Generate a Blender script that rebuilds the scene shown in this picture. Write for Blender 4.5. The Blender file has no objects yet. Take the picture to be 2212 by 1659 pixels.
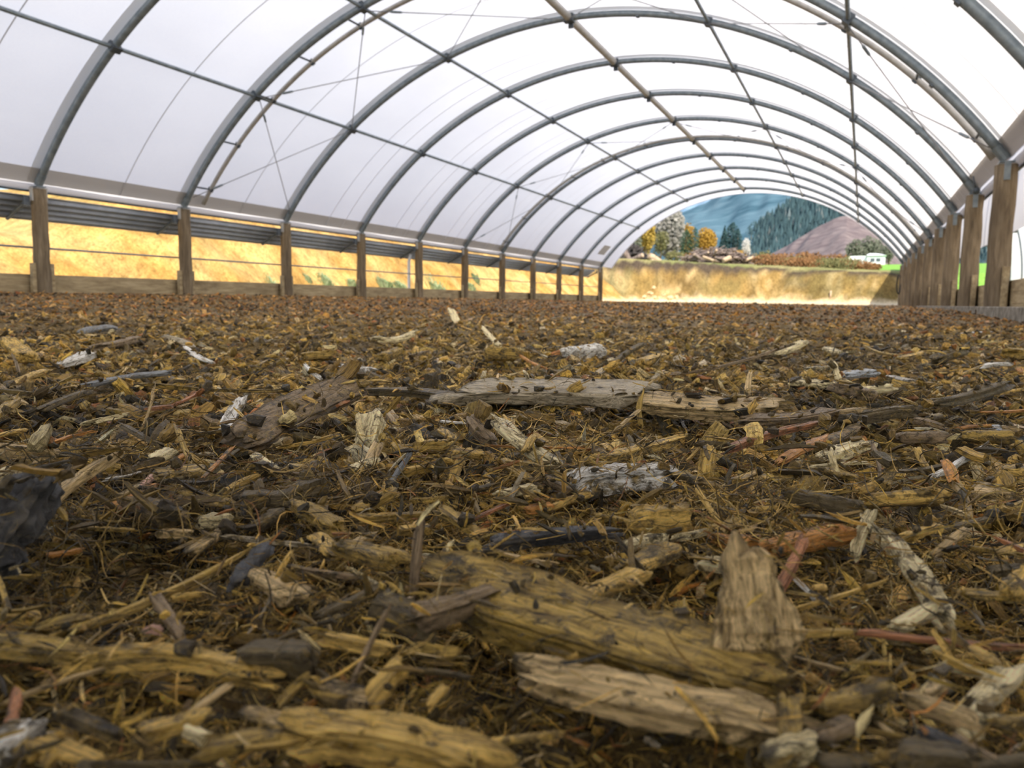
import bpy, bmesh, math, random
import numpy as np
from mathutils import Vector, Matrix

random.seed(7)
RNG = np.random.default_rng(11)
PI = math.pi
scene = bpy.context.scene
COL = scene.collection

# ------------------------------------------------------------------ view
W, H = 2212, 1659
FPX, YAW, PITCH, ROLL = 1668.28, 0.4235, 0.1059, 0.0097
CAMZ = 0.16
cy, sy, cp, sp_ = math.cos(YAW), math.sin(YAW), math.cos(PITCH), math.sin(PITCH)
f0 = Vector((-sy, cy, 0)); r0 = Vector((cy, sy, 0)); up = Vector((0, 0, 1))
FWD = f0 * cp - up * sp_
UP1 = up * cp + f0 * sp_
RGT = r0 * math.cos(ROLL) + UP1 * math.sin(ROLL)
UPV = UP1 * math.cos(ROLL) - r0 * math.sin(ROLL)
EYE = Vector((0, 0, CAMZ))

def pix_dir(x, y):
    return (FWD * FPX + RGT * (x - W / 2) + UPV * (H / 2 - y)).normalized()

def pix_at(x, y, Y):
    d = pix_dir(x, y)
    return EYE + d * (Y / d.y)

def project(p):
    q = Vector(p) - EYE
    z = q.dot(FWD)
    return (W / 2 + FPX * q.dot(RGT) / z, H / 2 - FPX * q.dot(UPV) / z, z)

# ------------------------------------------------------------------ helpers
def smooth(t):
    t = np.clip(t, 0, 1)
    return t * t * (3 - 2 * t)

class Noise2:
    def __init__(self, seed):
        self.g = np.random.default_rng(seed).random((256, 256))
    def __call__(self, x, y):
        x = np.asarray(x, float); y = np.asarray(y, float)
        xi = np.floor(x).astype(int); yi = np.floor(y).astype(int)
        fx = x - xi; fy = y - yi
        fx = fx * fx * (3 - 2 * fx); fy = fy * fy * (3 - 2 * fy)
        g = self.g
        a = g[xi & 255, yi & 255]; b = g[(xi + 1) & 255, yi & 255]
        c = g[xi & 255, (yi + 1) & 255]; d = g[(xi + 1) & 255, (yi + 1) & 255]
        return (a * (1 - fx) + b * fx) * (1 - fy) + (c * (1 - fx) + d * fx) * fy - 0.5
N2 = Noise2(3)
N2b = Noise2(5)

class MB:
    """collects verts and faces for one mesh"""
    def __init__(self):
        self.v = []; self.f = []
    def box(self, x0, x1, y0, y1, z0, z1):
        n = len(self.v)
        self.v += [(x0, y0, z0), (x1, y0, z0), (x1, y1, z0), (x0, y1, z0), (x0, y0, z1), (x1, y0, z1), (x1, y1, z1), (x0, y1, z1)]
        self.f += [(n, n+3, n+2, n+1), (n+4, n+5, n+6, n+7), (n, n+1, n+5, n+4), (n+1, n+2, n+6, n+5), (n+2, n+3, n+7, n+6), (n+3, n, n+4, n+7)]
        return self
    def obox(self, c, ax, ay, az):
        """box with centre and three half-axis vectors"""
        n = len(self.v); c = Vector(c); ax = Vector(ax); ay = Vector(ay); az = Vector(az)
        for sz in (-1, 1):
            for sx, sy2 in ((-1, -1), (1, -1), (1, 1), (-1, 1)):
                self.v.append(tuple(c + ax * sx + ay * sy2 + az * sz))
        self.f += [(n, n+3, n+2, n+1), (n+4, n+5, n+6, n+7), (n, n+1, n+5, n+4), (n+1, n+2, n+6, n+5), (n+2, n+3, n+7, n+6), (n+3, n, n+4, n+7)]
        return self
    def tube(self, pts, r, seg=10, cap=True, ref=None):
        pts = [Vector(p) for p in pts]
        rr = r if isinstance(r, (list, tuple)) else [r] * len(pts)
        n0 = len(self.v)
        for i, p in enumerate(pts):
            t = (pts[min(i+1, len(pts)-1)] - pts[max(i-1, 0)]).normalized()
            a = Vector(ref) if ref else (Vector((0, 0, 1)) if abs(t.z) < 0.9 else Vector((1, 0, 0)))
            u = t.cross(a).normalized(); w = u.cross(t).normalized()
            for k in range(seg):
                an = 2 * PI * k / seg
                self.v.append(tuple(p + (u * math.cos(an) + w * math.sin(an)) * rr[i]))
        for i in range(len(pts) - 1):
            for k in range(seg):
                a = n0 + i * seg + k; b = n0 + i * seg + (k + 1) % seg
                self.f.append((a, b, b + seg, a + seg))
        if cap:
            self.f.append(tuple(n0 + k for k in range(seg))[::-1])
            self.f.append(tuple(n0 + (len(pts)-1) * seg + k for k in range(seg)))
        return self
    def grid(self, P):
        """P: array nu x nv x 3"""
        nu, nv = len(P), len(P[0]); n0 = len(self.v)
        for row in P:
            self.v += [tuple(q) for q in row]
        for i in range(nu - 1):
            for j in range(nv - 1):
                a = n0 + i * nv + j
                self.f.append((a, a + 1, a + nv + 1, a + nv))
        return self
    def build(self, name, mat, parent=None, smooth_=False, bevel=0):
        me = bpy.data.meshes.new(name)
        me.from_pydata(self.v, [], self.f)
        me.materials.append(mat)
        if smooth_:
            me.polygons.foreach_set('use_smooth', [True] * len(me.polygons))
        o = bpy.data.objects.new(name, me); COL.objects.link(o)
        if bevel:
            b = o.modifiers.new('b', 'BEVEL'); b.width = bevel; b.segments = 2; b.limit_method = 'ANGLE'
        if parent is not None:
            o.parent = parent
            o.matrix_parent_inverse = Matrix.Translation(-Vector(parent.location))
        return o

def np_mesh(name, V, F, mat, col=None, lc=None, smooth_=False):
    """mesh from numpy arrays; F is m x 4 (or m x 3)"""
    me = bpy.data.meshes.new(name)
    k = F.shape[1]
    me.vertices.add(len(V)); me.loops.add(F.size); me.polygons.add(len(F))
    me.vertices.foreach_set('co', np.ascontiguousarray(V, np.float32).ravel())
    me.loops.foreach_set('vertex_index', np.ascontiguousarray(F, np.int32).ravel())
    me.polygons.foreach_set('loop_start', np.arange(0, F.size, k, dtype=np.int32))
    if col is not None:
        a = me.color_attributes.new('Col', 'FLOAT_COLOR', 'POINT')
        c = np.ones((len(V), 4), np.float32); c[:, :3] = col
        a.data.foreach_set('color', c.ravel())
    if lc is not None:
        a = me.attributes.new('lc', 'FLOAT_VECTOR', 'POINT')
        a.data.foreach_set('vector', np.ascontiguousarray(lc, np.float32).ravel())
    me.update(calc_edges=True)
    me.polygons.foreach_set('use_smooth', np.full(len(F), smooth_))
    me.materials.append(mat)
    me.update()
    o = bpy.data.objects.new(name, me); COL.objects.link(o)
    return o

def tag(o, label=None, cat=None, group=None, kind=None):
    if label: o['label'] = label
    if cat: o['category'] = cat
    if group: o['group'] = group
    if kind: o['kind'] = kind
    return o

def empty(name, loc, label, cat, group=None):
    o = bpy.data.objects.new(name, None); COL.objects.link(o)
    o.location = loc; o.empty_display_size = 0.1
    return tag(o, label, cat, group)

def copy_tree(o, parent=None, shift=None):
    c = o.copy(); COL.objects.link(c)
    if parent is not None: c.parent = parent
    elif shift is not None: c.location = Vector(o.location) + Vector(shift)
    for ch in list(o.children): copy_tree(ch, c)
    return c

ORD = ['', 'first', 'second', 'third', 'fourth', 'fifth', 'sixth', 'seventh', 'eighth', 'ninth', 'tenth', 'eleventh', 'twelfth', 'thirteenth']

# ------------------------------------------------------------------ materials
class NT:
    def __init__(self, name):
        self.m = bpy.data.materials.new(name); self.m.use_nodes = True
        self.t = self.m.node_tree; self.t.nodes.clear()
        self.out = self.n('ShaderNodeOutputMaterial')
    def n(self, typ, **kw):
        x = self.t.nodes.new(typ)
        for k, v in kw.items(): setattr(x, k, v)
        return x
    def l(self, a, b): self.t.links.new(a, b)
    def coord(self, scale=(1, 1, 1), kind='Object', attr=None, rot=(0, 0, 0)):
        if attr:
            c = self.n('ShaderNodeAttribute', attribute_name=attr).outputs['Vector']
        else:
            c = self.n('ShaderNodeTexCoord').outputs[kind]
        mp = self.n('ShaderNodeMapping'); mp.inputs['Scale'].default_value = scale; mp.inputs['Rotation'].default_value = rot
        self.l(c, mp.inputs['Vector'])
        return mp.outputs['Vector']
    def noise(self, vec, scale=1, detail=4, rough=0.6, dist=0):
        x = self.n('ShaderNodeTexNoise'); x.inputs['Scale'].default_value = scale
        x.inputs['Detail'].default_value = detail; x.inputs['Roughness'].default_value = rough
        x.inputs['Distortion'].default_value = dist
        self.l(vec, x.inputs['Vector']); return x.outputs['Fac']
    def ramp(self, fac, stops):
        r = self.n('ShaderNodeValToRGB'); e = r.color_ramp.elements
        while len(e) > 1: e.remove(e[-1])
        for i, (p, c) in enumerate(stops):
            q = e[0] if i == 0 else e.new(p)
            q.position = p; q.color = (*c, 1) if len(c) == 3 else c
        self.l(fac, r.inputs['Fac']); return r.outputs['Color']
    def mix(self, fac, a, b, mode='MIX'):
        x = self.n('ShaderNodeMix', data_type='RGBA', blend_type=mode)
        for val, s in ((fac, x.inputs[0]), (a, x.inputs[6]), (b, x.inputs[7])):
            if isinstance(val, (int, float)): s.default_value = val
            elif isinstance(val, tuple): s.default_value = (*val, 1) if len(val) == 3 else val
            else: self.l(val, s)
        return x.outputs[2]
    def math(self, op, a, b=0.0, clamp=False):
        x = self.n('ShaderNodeMath', operation=op, use_clamp=clamp)
        for val, s in ((a, x.inputs[0]), (b, x.inputs[1])):
            if isinstance(val, (int, float)): s.default_value = val
            else: self.l(val, s)
        return x.outputs[0]
    def bsdf(self, color, rough=0.8, metal=0.0, spec=0.5, bump=None, bstr=0.3, bdist=0.01):
        b = self.n('ShaderNodeBsdfPrincipled')
        for val, s in ((color, b.inputs['Base Color']), (rough, b.inputs['Roughness']), (metal, b.inputs['Metallic']), (spec, b.inputs['Specular IOR Level'])):
            if isinstance(val, (int, float)): s.default_value = val
            elif isinstance(val, tuple): s.default_value = (*val, 1)
            else: self.l(val, s)
        if bump is not None:
            bp = self.n('ShaderNodeBump'); bp.inputs['Strength'].default_value = bstr; bp.inputs['Distance'].default_value = bdist
            self.l(bump, bp.inputs['Height']); self.l(bp.outputs[0], b.inputs['Normal'])
        self.l(b.outputs[0], self.out.inputs['Surface'])
        return b

def simple(name, c1, c2, scale=5.0, rough=0.8, metal=0.0, spec=0.4, stretch=(1, 1, 1), bump=0.0, lo=0.35, hi=0.65):
    t = NT(name)
    f = t.noise(t.coord(stretch), scale, 5)
    t.bsdf(t.ramp(f, [(lo, c1), (hi, c2)]), rough, metal, spec, f if bump else None, bump)
    return t.m

def leafmat(name, c1, c2):
    t = NT(name)
    oi = t.n('ShaderNodeNewGeometry').outputs['Random Per Island']
    c = t.ramp(oi, [(0.0, c1), (1.0, c2)])
    d = t.n('ShaderNodeBsdfDiffuse'); tr = t.n('ShaderNodeBsdfTranslucent'); mx = t.n('ShaderNodeMixShader')
    mx.inputs[0].default_value = 0.35
    t.l(c, d.inputs[0]); t.l(c, tr.inputs[0]); t.l(d.outputs[0], mx.inputs[1]); t.l(tr.outputs[0], mx.inputs[2])
    t.l(mx.outputs[0], t.out.inputs['Surface'])
    return t.m

def fabricmat(name, refl, trans, fac):
    """woven polythene: part diffuse, part translucent"""
    t = NT(name)
    v = t.coord((1, 0.6, 1))
    f = t.noise(v, 0.9, 5, 0.55)
    f2 = t.noise(v, 45, 2, 0.5)
    var = t.ramp(f, [(0.3, (0.95, 0.95, 0.96)), (0.7, (1, 1, 1))])
    var2 = t.ramp(f2, [(0.3, (0.975, 0.975, 0.985)), (0.7, (1, 1, 1))])
    c = t.mix(1.0, t.mix(1.0, refl, var, 'MULTIPLY'), var2, 'MULTIPLY')
    ct = t.mix(1.0, t.mix(1.0, trans, var, 'MULTIPLY'), var2, 'MULTIPLY')
    d = t.n('ShaderNodeBsdfDiffuse'); tr = t.n('ShaderNodeBsdfTranslucent'); mx = t.n('ShaderNodeMixShader')
    mx.inputs[0].default_value = fac
    t.l(c, d.inputs[0]); t.l(ct, tr.inputs[0]); t.l(d.outputs[0], mx.inputs[1]); t.l(tr.outputs[0], mx.inputs[2])
    t.l(mx.outputs[0], t.out.inputs['Surface'])
    return t.m

M = {}
M['fabric'] = fabricmat('cover_fabric', (0.85, 0.86, 0.905), (0.865, 0.88, 0.925), 0.54)
M['hem'] = fabricmat('hem_fabric', (0.55, 0.52, 0.47), (0.62, 0.58, 0.52), 0.30)
M['seam'] = fabricmat('seam_fabric', (0.60, 0.60, 0.60), (0.62, 0.62, 0.62), 0.35)
M['seam_faint'] = fabricmat('seam_fabric_thin', (0.78, 0.78, 0.80), (0.80, 0.80, 0.81), 0.48)
M['strip'] = fabricmat('pocket_fabric', (0.70, 0.71, 0.70), (0.74, 0.75, 0.74), 0.42)
M['roll'] = fabricmat('roll_fabric', (0.86, 0.86, 0.88), (0.85, 0.85, 0.87), 0.4)
M['steel'] = simple('galvanised_steel', (0.19, 0.235, 0.265), (0.30, 0.35, 0.38), 9, 0.45, 0.35, 0.5)
M['steel_light'] = simple('bright_galvanised', (0.42, 0.41, 0.38), (0.55, 0.53, 0.49), 8, 0.5, 0.2, 0.5)
M['steel_dark'] = simple('dark_bracket_steel', (0.07, 0.09, 0.11), (0.13, 0.15, 0.17), 12, 0.5, 0.3, 0.5)
M['corrugated'] = simple('corrugated_iron', (0.36, 0.40, 0.46), (0.46, 0.50, 0.56), 4, 0.5, 0.2, 0.5)
M['cable'] = simple('steel_cable', (0.25, 0.25, 0.26), (0.36, 0.36, 0.37), 30, 0.5, 0.3)
M['concrete'] = simple('concrete', (0.12, 0.105, 0.08), (0.36, 0.33, 0.28), 9, 0.9, 0, 0.3, (1, 1, 1), 0.3)
M['white_paint'] = simple('white_plastic', (0.75, 0.8, 0.85), (0.85, 0.9, 0.93), 4, 0.5)
M['black_rubber'] = simple('black_rubber', (0.015, 0.016, 0.018), (0.03, 0.03, 0.033), 10, 0.6)

def timber(name, a, b, c):
    t = NT(name)
    v = t.coord((9, 9, 0.9))
    f = t.noise(v, 2.2, 6, 0.65, 0.4)
    f2 = t.noise(t.coord((1.2, 1.2, 0.5)), 2.0, 3)
    col = t.ramp(f, [(0.30, a), (0.52, b), (0.72, c)])
    col = t.mix(t.ramp(f2, [(0.42, (0, 0, 0)), (0.68, (0.55, 0.55, 0.55))]), col, (0.10, 0.075, 0.05))
    t.bsdf(col, 0.85, 0, 0.25, f, 0.5, 0.01)
    return t.m
M['post'] = timber('post_timber', (0.12, 0.09, 0.058), (0.25, 0.19, 0.12), (0.37, 0.295, 0.20))
def boardmat():
    t = NT('board_timber')
    v = t.coord((8, 0.9, 8))
    f = t.noise(v, 2.5, 6, 0.65, 0.3)
    f2 = t.noise(t.coord((1, 0.7, 1.5)), 2.2, 3)
    col = t.ramp(f, [(0.3, (0.26, 0.19, 0.105)), (0.55, (0.46, 0.36, 0.21)), (0.75, (0.58, 0.47, 0.30))])
    col = t.mix(t.ramp(f2, [(0.5, (0, 0, 0)), (0.7, (0.5, 0.5, 0.5))]), col, (0.10, 0.07, 0.04))
    t.bsdf(col, 0.85, 0, 0.25, f, 0.4, 0.01)
    return t.m
M['board'] = boardmat()

def woodchip_mat(name, attr):
    """wood along local x, with grain, cracks and smeared mud; colour from the object or the vertex colour"""
    t = NT(name)
    if attr:
        base = t.n('ShaderNodeAttribute', attribute_name='Col').outputs['Color']
        rnd = t.n('ShaderNodeNewGeometry').outputs['Random Per Island']
        vg = t.coord((40, 330, 330), attr='lc'); vm = t.coord((60, 75, 75), attr='lc')
        mud = None
    else:
        oi = t.n('ShaderNodeObjectInfo')
        base = oi.outputs['Color']; mud = oi.outputs['Alpha']
        ad = t.n('ShaderNodeVectorMath', operation='ADD')
        cmb = t.n('ShaderNodeCombineXYZ')
        t.l(t.math('MULTIPLY', oi.outputs['Random'], 37.0), cmb.inputs[0]); t.l(t.math('MULTIPLY', oi.outputs['Random'], 11.0), cmb.inputs[1])
        t.l(t.n('ShaderNodeTexCoord').outputs['Object'], ad.inputs[0]); t.l(cmb.outputs[0], ad.inputs[1])
        def mp(s):
            m_ = t.n('ShaderNodeMapping'); m_.inputs['Scale'].default_value = s; t.l(ad.outputs[0], m_.inputs['Vector']); return m_.outputs['Vector']
        vg = mp((28, 300, 300)); vm = mp((42, 70, 70))
    g = t.noise(vg, 1.0, 8, 0.78, 0.5)
    m1 = t.noise(vm, 1.3, 10, 0.80, 0.6)
    grain = t.ramp(g, [(0.33, (0.09, 0.075, 0.045)), (0.42, (0.55, 0.51, 0.42)), (0.50, (1.10, 1.08, 1.0)), (0.62, (1.75, 1.72, 1.66))])
    col = t.mix(1.0, base, grain, 'MULTIPLY')
    mudc = t.ramp(t.noise(vm, 3.0, 4), [(0.34, (0.018, 0.013, 0.007)), (0.50, (0.11, 0.077, 0.027)), (0.64, (0.42, 0.285, 0.085))])
    if attr:
        mf = t.ramp(m1, [(0.51, (0, 0, 0)), (0.63, (0.80, 0.80, 0.80))])
    else:
        # more mud where alpha is larger
        thr = t.math('SUBTRACT', 0.70, t.math('MULTIPLY', mud, 0.38))
        mf = t.math('MULTIPLY', t.math('SUBTRACT', m1, thr), 16.0, True)
        mf = t.math('MULTIPLY', mf, 0.94)
    col = t.mix(mf, col, mudc)
    rough = t.ramp(t.noise(vm, 2.0, 3), [(0.38, (0.18, 0.18, 0.18)), (0.6, (0.62, 0.62, 0.62))])
    hgt = t.math('ADD', g, t.math('MULTIPLY', m1, 1.2))
    t.bsdf(col, rough, 0, 0.38, hgt, 1.0, 0.006)
    return t.m
M['chip'] = woodchip_mat('wood_chip', False)
M['chipstuff'] = woodchip_mat('wood_chip_small', True)

def wetmat():
    t = NT('wet_muck')
    v = t.coord((30, 55, 55)); a = t.noise(v, 1.6, 9, 0.78, 0.8); c = t.noise(v, 0.8, 4)
    col = t.ramp(a, [(0.35, (0.012, 0.012, 0.013)), (0.52, (0.040, 0.037, 0.034)), (0.66, (0.12, 0.095, 0.055))])
    t.bsdf(col, t.ramp(c, [(0.4, (0.12, 0.12, 0.12)), (0.6, (0.5, 0.5, 0.5))]), 0, 0.6, a, 1.0, 0.006)
    return t.m
M['wet'] = wetmat()
def muckmat():
    t = NT('mucky_bedding')
    v = t.coord((1, 1, 1))
    a = t.noise(v, 170, 9, 0.82, 1.4); b = t.noise(v, 22, 5, 0.65, 0.6); c = t.noise(v, 1.6, 4)
    col = t.ramp(a, [(0.36, (0.014, 0.010, 0.006)), (0.46, (0.085, 0.058, 0.020)), (0.56, (0.26, 0.170, 0.050)), (0.70, (0.60, 0.40, 0.12))])
    col = t.mix(t.ramp(b, [(0.45, (0, 0, 0)), (0.68, (0.5, 0.5, 0.5))]), col, (0.07, 0.042, 0.014))
    rough = t.ramp(b, [(0.35, (0.35, 0.35, 0.35)), (0.6, (0.8, 0.8, 0.8))])
    t.bsdf(col, rough, 0, 0.18, t.math('ADD', a, b), 0.9, 0.006)
    return t.m
M['muck'] = muckmat()

# ------------------------------------------------------------------ shed dimensions (heights h are above the eye)
D, S0 = 3.0, 8.589
XL, XR, HF = -12.44, 1.547, 1.827
XC = (XL + XR) / 2
HALF = (XR - XL) / 2
R = 8.56
HC = HF - math.sqrt(R * R - HALF * HALF)
AF = math.asin(HALF / R)
A1, A2 = 0.6353, 0.3171
I0, I1 = -2, 10
YS = lambda i: S0 + D * i
YA, YB = -14.0, YS(10) + 2.1
YE = YS(10) + 0.12
def zz(h): return h + CAMZ
def arc(a, rad, y):
    return Vector((XC + rad * math.sin(a), y, zz(HC + rad * math.cos(a))))

# ------------------------------------------------------------------ bedding height
def bed0(x, y):
    """smooth bedding height (world z)"""
    x = np.asarray(x, float); y = np.asarray(y, float)
    r = np.hypot(x, y)
    h = -0.15 + 0.148 * smooth((r - 2.0) / 15.0)
    h = h + 0.075 * smooth((-x - 4) / 8.0) - 0.06 * smooth((x + 1.8) / 2.4) * smooth((r - 3) / 5) * smooth((34 - y) / 12)
    return h + CAMZ

def bed(x, y):
    r = np.hypot(x, y)
    amp = smooth((r + 0.4) / 1.6)
    z = bed0(x, y)
    z = z + 0.050 * amp * N2(x / 0.9 + 3.3, y / 0.9 + 8.1) * smooth((9 - r) / 6)
    z = z + 0.030 * amp * N2(x / 0.31 + 30.3, y / 0.31 + 18.1) * smooth((12 - r) / 6)
    z = z + 0.026 * N2(x / 0.10 + 13.3, y / 0.10) + 0.018 * N2b(x / 0.035, y / 0.035 + 4.2)
    return z + 0.008 * N2(x / 0.012 + 1.7, y / 0.012 + 9) * smooth((2.5 - r) / 2)

def hit_bed(px, py):
    d = pix_dir(px, py); t = 0.05
    for _ in range(4000):
        p = EYE + d * t
        if p.z < float(bed0(p.x, p.y)) + 0.013: break
        t *= 1.004
        if t > 60: break
    return EYE + d * t

# ------------------------------------------------------------------ floor
def make_floor():
    x0, x1, y0, y1 = XL - 0.05, XR + 0.10, YA, YE + 0.5
    dens = np.concatenate([np.linspace(-PI, -0.95, 60, endpoint=False), np.linspace(-0.95, 0.55, 620, endpoint=False), np.linspace(0.55, PI, 60, endpoint=False)])
    # angle 0 = +y, positive to the right; field of view centred at -YAW
    nr = 420
    ux, uy = np.sin(dens), np.cos(dens)
    with np.errstate(divide='ignore'):
        tx = np.where(ux > 0, x1 / np.where(np.abs(ux) < 1e-9, 1e-9, ux), x0 / np.where(np.abs(ux) < 1e-9, -1e-9, ux))
        ty = np.where(uy > 0, y1 / np.where(np.abs(uy) < 1e-9, 1e-9, uy), y0 / np.where(np.abs(uy) < 1e-9, -1e-9, uy))
    rm = np.minimum(np.abs(tx), np.abs(ty))
    t = np.linspace(0, 1, nr)
    rr = 0.10 * (rm[:, None] / 0.10) ** t[None, :]
    X = rr * ux[:, None]; Y = rr * uy[:, None]
    Z = bed(X, Y)
    V = np.stack([X, Y, Z], -1).reshape(-1, 3)
    na = len(dens)
    i = np.arange(na)[:, None]; j = np.arange(nr - 1)[None, :]
    a = i * nr + j; b = ((i + 1) % na) * nr + j
    F = np.stack([a, a + 1, b + 1, b], -1).reshape(-1, 4)
    # centre cap
    V = np.vstack([V, [[0, 0, float(bed0(0, 0))]]])
    c = len(V) - 1
    ii = np.arange(na)
    F = np.vstack([F, np.stack([np.full(na, c), ii * nr, ((ii + 1) % na) * nr, np.full(na, c)], -1)[:, [0, 1, 2, 2]]]) if False else F
    o = np_mesh('floor', V, F, M['muck'], smooth_=True)
    return tag(o, 'brown mucky wood chip bedding covering the shed floor', 'floor', kind='structure')
make_floor()

# ------------------------------------------------------------------ chips: templates and scatter
def ring_template(rng, nr, npnt, wx, tz, jag, bend, rough, blunt=0.35):
    """closed irregular prism along x, unit length"""
    ang = np.arange(npnt) / npnt * 2 * PI + rng.uniform(-0.2, 0.2, npnt)
    prof = 1 + rng.uniform(-rough, rough, npnt)
    off = rng.uniform(-jag, jag, npnt)
    V = []
    bx, bz = rng.uniform(-bend, bend, 2)
    for k in range(nr):
        u = k / (nr - 1)
        e = 1.0 - blunt * rng.random() * max(0, abs(2 * u - 1) - 0.6) / 0.4
        r_ = prof * e * (1 + rng.uniform(-rough, rough, npnt) * 0.5)
        x = (u - 0.5) + (off * (1 if k in (0, nr - 1) else 0.3) * (1 if u > 0.5 else -1))
        c = (2 * u - 1) ** 2
        V.append(np.stack([x, np.cos(ang) * r_ * wx * 0.5 + bx * c, np.sign(np.sin(ang)) * np.abs(np.sin(ang)) ** 0.7 * r_ * tz * 0.5 + bz * c], -1))
    V = np.concatenate(V)
    F = []
    for k in range(nr - 1):
        for q in range(npnt):
            a = k * npnt + q; b = k * npnt + (q + 1) % npnt
            F.append((a, b, b + npnt, a + npnt))
    for base in (0, (nr - 1) * npnt):
        q = [base + i for i in range(npnt)]
        if base == 0: q = q[::-1]
        if npnt == 3: F.append((q[0], q[1], q[2], q[2]))
        else:
            for i in range(1, npnt - 1, 2):
                F.append((q[0], q[i], q[i+1], q[min(i+2, npnt-1)]))
    F = [f for f in F if len(set(f)) == 4]
    return V, np.array(F)

PALETTE = [((0.66, 0.470, 0.125), 14), ((0.40, 0.290, 0.080), 20), ((0.21, 0.152, 0.048), 21), ((0.080, 0.063, 0.027), 20), ((0.036, 0.031, 0.019), 9),
           ((0.82, 0.635, 0.255), 10), ((0.90, 0.80, 0.52), 6.5), ((0.92, 0.88, 0.80), 2.2), ((0.38, 0.175, 0.065), 3),
           ((0.52, 0.25, 0.065), 1.5), ((0.29, 0.28, 0.26), 2.5)]
PC = np.array([p[0] for p in PALETTE]); PW = np.array([p[1] for p in PALETTE], float); PW /= PW.sum()

def scatter(name, N, templates, r0_, rk, r1_, lmin, lmax, tilt, seed, label, cat, lift=0.25, grow=0.0, pal=None, on=0.0):
    rng = np.random.default_rng(seed)
    pw = PW if pal is None else np.array(pal, float) / np.sum(pal)
    # radial law: uniform area up to rk, then 1/r^2
    A_near = 0.5 * (rk * rk - r0_ * r0_); A_far = rk * rk * math.log(r1_ / rk) if r1_ > rk else 0
    u = rng.random(N) * (A_near + A_far)
    r = np.where(u < A_near, np.sqrt(r0_ * r0_ + 2 * u), rk * np.exp(np.maximum(u - A_near, 0) / (rk * rk)))
    th = np.where(rng.random(N) < 0.80, rng.uniform(-0.72, 0.72, N), np.sign(rng.random(N) - 0.5) * rng.uniform(0.72, 1.75, N)) - YAW
    x = r * np.sin(th); y = r * np.cos(th)
    ok = (x > XL + 0.1) & (x < XR - 0.12) & (y < YE)
    x, y, r = x[ok], y[ok], r[ok]; n = len(x)
    L = lmin * (lmax / lmin) ** (rng.random(n) ** 1.6)
    L = L * (1 + grow * np.clip(r - 1, 0, 12)) * np.clip(r / 0.75, 0.36, 1)
    yaw = rng.uniform(0, 2 * PI, n)
    pit = rng.normal(0, tilt, n); rol = rng.normal(0, 0.5, n)
    z = bed(x, y)
    tp = top_of(x, y)
    z = np.where((tp > z) & (rng.random(n) < on), tp + 0.0004, z)
    ti = rng.integers(0, len(templates), n)
    ci = rng.choice(len(pw), n, p=pw)
    C = PC[ci] * np.array([1.22, 1.08, 0.82]) * rng.uniform(0.6, 1.3, (n, 1)) * rng.uniform(0.95, 1.05, (n, 3))
    C = C / np.maximum(1, C.max(1) / 0.88)[:, None]
    # trodden, muckier patches
    patch = N2(x / 0.55 + 7, y / 0.55) + 0.7 * N2b(x / 0.2, y / 0.2 + 3) + 0.35 * N2(x / 2.5 + 2, y / 1.6)
    C = C * (1 - 0.46 * smooth((patch - 0.02) * 3.0))[:, None]
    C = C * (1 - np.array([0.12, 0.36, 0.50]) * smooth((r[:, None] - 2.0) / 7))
    Vs, Fs, Cs, Ls = [], [], [], []; base = 0
    for k, (tv, tf) in enumerate(templates):
        s = np.nonzero(ti == k)[0]
        if not len(s): continue
        m = len(s)
        l = L[s]
        cyw, syw = np.cos(yaw[s]), np.sin(yaw[s]); cpt, spt = np.cos(pit[s]), np.sin(pit[s]); crl, srl = np.cos(rol[s]), np.sin(rol[s])
        loc = tv[None] * l[:, None, None]
        loc = loc * np.concatenate([np.ones((m, 1, 1)), rng.uniform(0.7, 1.4, (m, 1, 2))], -1)
        X_, Y_, Z_ = loc[..., 0], loc[..., 1], loc[..., 2]
        Y2 = Y_ * crl[:, None] - Z_ * srl[:, None]; Z2 = Y_ * srl[:, None] + Z_ * crl[:, None]
        X3 = X_ * cpt[:, None] - Z2 * spt[:, None]; Z3 = X_ * spt[:, None] + Z2 * cpt[:, None]
        X4 = X3 * cyw[:, None] - Y2 * syw[:, None]; Y4 = X3 * syw[:, None] + Y2 * cyw[:, None]
        thick = np.abs(tv[:, 2]).max() * l
        zc = z[s] + thick * lift + np.abs(spt) * l * 0.22
        V = np.stack([X4 + x[s][:, None], Y4 + y[s][:, None], Z3 + zc[:, None]], -1)
        nv = len(tv)
        Vs.append(V.reshape(-1, 3))
        Fs.append((tf[None] + (np.arange(m) * nv)[:, None, None] + base).reshape(-1, 4)); base += m * nv
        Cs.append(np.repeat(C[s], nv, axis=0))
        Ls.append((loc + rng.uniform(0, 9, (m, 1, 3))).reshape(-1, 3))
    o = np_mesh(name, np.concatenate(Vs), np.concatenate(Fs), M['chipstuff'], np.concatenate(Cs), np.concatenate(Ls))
    return tag(o, label, cat, kind='stuff')

trng = np.random.default_rng(5)
T_chip = [ring_template(trng, 4, 6, trng.uniform(0.28, 0.75), trng.uniform(0.16, 0.42), 0.14, 0.05, 0.34, 0.4) for _ in range(14)]
T_splint = [ring_template(trng, 4, 4, trng.uniform(0.09, 0.22), trng.uniform(0.07, 0.15), 0.14, 0.06, 0.3, 0.8) for _ in range(10)]
T_fibre = [ring_template(trng, 5, 3, 0.028, 0.028, 0.0, 0.20, 0.3, 0.9) for _ in range(12)]
T_crumb = [ring_template(trng, 4, 6, trng.uniform(0.6, 1.0), trng.uniform(0.4, 0.8), 0.16, 0.05, 0.45, 0.8) for _ in range(8)]

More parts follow.
